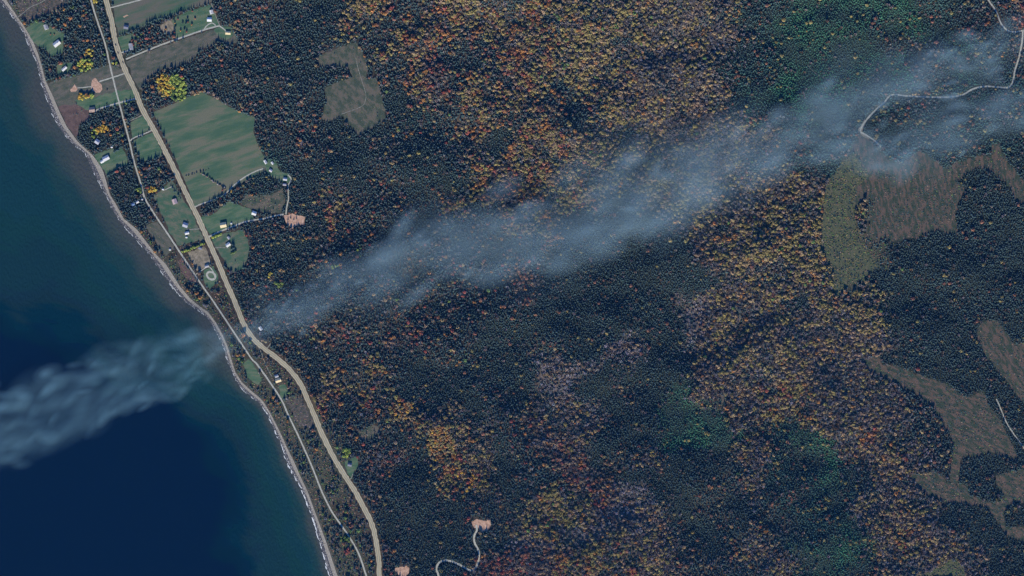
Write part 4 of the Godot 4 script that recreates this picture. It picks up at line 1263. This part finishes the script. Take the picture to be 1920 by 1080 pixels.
func _ready() -> void:
	rng.seed = 20
	# camera: straight down from high above, the land at one metre to the photograph's pixel
	var cam := Camera3D.new()
	cam.name = "camera"
	cam.position = Vector3(0, LAND + CAM_H, 0)
	cam.rotation_degrees = Vector3(-90, 0, 0)
	cam.fov = rad_to_deg(2.0 * atan(540.0 / CAM_H))
	cam.near = 10.0
	cam.far = 9000.0
	cam.current = true
	add_child(cam)
	var env := Environment.new()
	env.background_mode = Environment.BG_SKY
	var sky := Sky.new()
	var sm := ProceduralSkyMaterial.new()
	sm.sky_top_color = Color(0.16, 0.40, 0.72)
	sm.sky_horizon_color = Color(0.54, 0.72, 0.86)
	sm.ground_bottom_color = Color(0.1, 0.12, 0.14)
	sm.ground_horizon_color = Color(0.58, 0.70, 0.84)
	sky.sky_material = sm
	env.sky = sky
	env.background_energy_multiplier = 1.05
	env.tonemap_mode = Environment.TONE_MAPPER_LINEAR
	env.tonemap_exposure = 1.42
	env.sdfgi_enabled = true
	env.ssao_enabled = true
	env.ssil_enabled = true
	env.fog_enabled = true
	env.fog_density = 0.0000065
	env.fog_light_color = Color(0.38, 0.66, 1.0)
	env.volumetric_fog_enabled = true
	env.volumetric_fog_density = 0.0
	var we := WorldEnvironment.new()
	we.name = "world"
	we.environment = env
	add_child(we)
	var sun := DirectionalLight3D.new()
	sun.name = "sun"
	sun.light_energy = 1.6
	sun.light_color = Color(1.0, 0.955, 0.87)
	sun.light_angular_distance = 0.5
	sun.shadow_enabled = true
	sun.rotation_degrees = Vector3(-34, -3, 0)
	add_child(sun)

	n_fine.seed = 3
	n_fine.frequency = 1.0 / 26.0
	n_fine.fractal_octaves = 3
	n_mid.seed = 9
	n_mid.frequency = 1.0 / 75.0
	n_mid.fractal_octaves = 3
	n_big.seed = 15
	n_big.frequency = 1.0 / 150.0
	n_big.fractal_octaves = 4
	n_tone.seed = 33
	n_tone.frequency = 1.0 / 34.0
	n_tone.fractal_octaves = 3
	mask.resize(MW * MH)
	crowd.resize(620 * 520)
	covers()
	make_shapes()
	sea()
	shore()
	# mask: the sea and the beach
	for j in MH:
		var e := x_at(bank, MY + j * 2 + 1.0) + 4.0
		for i in mini(MW, int((e - MX) / 2)):
			mask[j * MW + i] = 2
	var layer := 0.0
	for s in sheets():
		var a := ragged(pts(s[5]), s[4])
		if Geometry2D.triangulate_polygon(a).is_empty():
			a = ragged(pts(s[5]), s[4] * 0.4)
		if Geometry2D.triangulate_polygon(a).is_empty():
			a = pts(s[5])
		layer += 0.002
		var o := MeshInstance3D.new()
		o.mesh = flat_mesh(a, 0.10 + layer, deg_to_rad(-s[3]))
		o.material_override = mats[s[1]]
		put(o, s[0], "", "", "", "structure")
		mark_poly(a, s[2])
	for d in driveways():
		var line := smooth_line(pts(d[2]), 3.0)
		layer += 0.004
		var o := MeshInstance3D.new()
		o.mesh = strip_mesh(line, -d[1] * 0.8, d[1] * 0.8, 0.22 + layer, 0.22 + layer, 0.5)
		o.material_override = mats[d[0]]
		put(o, "driveway" if d[0] == "gravel" else "track", "", "", "", "structure")
		mark_line(pts(d[2]), d[1] + (1.3 if d[1] > 1.0 else 0.8), 1)
	# the two roads
	var old_line := smooth_line(pts(old_road), 3.0)
	var hw_line := smooth_line(pts(highway), 3.0)
	var o1 := MeshInstance3D.new()
	o1.mesh = strip_mesh(old_line, -1.45, 1.45, 0.5, 0.5, 0.4)
	o1.material_override = mats["gravel"]
	put(o1, "old_road", "", "", "", "structure")
	mark_line(pts(old_road), 4.2, 1)
	var hw := MeshInstance3D.new()
	hw.mesh = strip_mesh(hw_line, -4.5, 4.5, 0.5, 0.5, 1.4)
	hw.material_override = mats["shoulder"]
	put(hw, "highway_shoulder", "", "", "", "structure")
	var pv := MeshInstance3D.new()
	pv.mesh = strip_mesh(hw_line, -3.2, 3.2, 0.56, 0.56)
	pv.material_override = mats["asphalt"]
	put(pv, "highway", "", "", "", "structure")
	for k in [-1.7, 1.7]:
		var wt := MeshInstance3D.new()
		wt.mesh = strip_mesh(hw_line, k - 0.9, k + 0.9, 0.57, 0.57, 0.3)
		wt.material_override = mats["wheel_worn"]
		put(wt, "wheel_track", "", "", "", "structure")
	var cl := MeshInstance3D.new()
	cl.mesh = strip_mesh(hw_line, -0.14, 0.14, 0.58, 0.58)
	cl.material_override = plain("yellow_line", Color(0.55, 0.42, 0.12))
	put(cl, "centre_line", "", "", "", "structure")
	mark_line(pts(highway), 8.0, 1)
	# oval gravel drive round a green island
	var oval := PackedVector2Array()
	for i in 25:
		var a := TAU * i / 24.0
		oval.append(Vector2(396, 517) + Vector2(cos(a) * 8.5, sin(a) * 6.5).rotated(0.6))
	var ov := MeshInstance3D.new()
	ov.mesh = strip_mesh(oval, -2.0, 2.0, 0.42, 0.42, 0.5)
	ov.material_override = mats["gravel"]
	put(ov, "oval_driveway", "", "", "", "structure")
	mark_spot(396, 517, 12)
	buildings()
	make_relief()
	lay_ground()
	for q in gaps():
		mark_line(pts(q[1]), q[0] * 0.55, 1)
	single_trees()
	print("placed ", taken)
	forest()
	lay_masses({
		"conifer_forest": ["dark spruce and fir forest covering the land inland", "forest", "conifers"],
		"autumn_woodland": ["orange, rust and olive autumn broadleaf trees mixed through the forest", "woodland", "broadleaves"],
		"bare_woodland": ["grey leafless broadleaf trees mixed through the forest", "woodland", "bare_trees"],
		"undergrowth": ["low brown and green brush in clearings and coastal scrub", "brush", "bushes"],
	})
	for m in masses:
		var n := 0
		for s in masses[m]:
			n += masses[m][s][0].size()
		print(m, " ", n)
	smoke_plume("bluish white smoke plume drifting low across the autumn forest", [
		[[446,626, 478,612, 520,592, 560,576, 620,545, 700,512, 780,482, 850,468, 930,448, 1000,430], 26.0, 78.0],
		[[960,440, 1060,412, 1150,396, 1230,362, 1300,330, 1380,300, 1450,272, 1520,240, 1580,215], 78.0, 84.0],
		[[1540,232, 1620,186, 1700,150, 1780,120, 1860,100, 1960,72], 52.0, 44.0],
		[[1570,296, 1650,286, 1720,264, 1790,243, 1870,216, 1960,186], 46.0, 48.0],
	], 11, 300, 0.047, Color(0.52, 0.79, 0.94), Vector2(0.2, 0.7))
	smoke_plume("pale smoke plume drifting out over the dark sea", [
		[[428,636, 400,644, 370,652, 310,654, 270,680, 200,700, 120,728, 50,756, -60,790], 24.0, 40.0],
		[[395,690, 330,716, 250,740, 170,772, 90,806, 0,835, -60,860], 26.0, 44.0],
	], 12, 220, 0.050, Color(0.38, 0.72, 0.88), Vector2(0.35, 0.9))
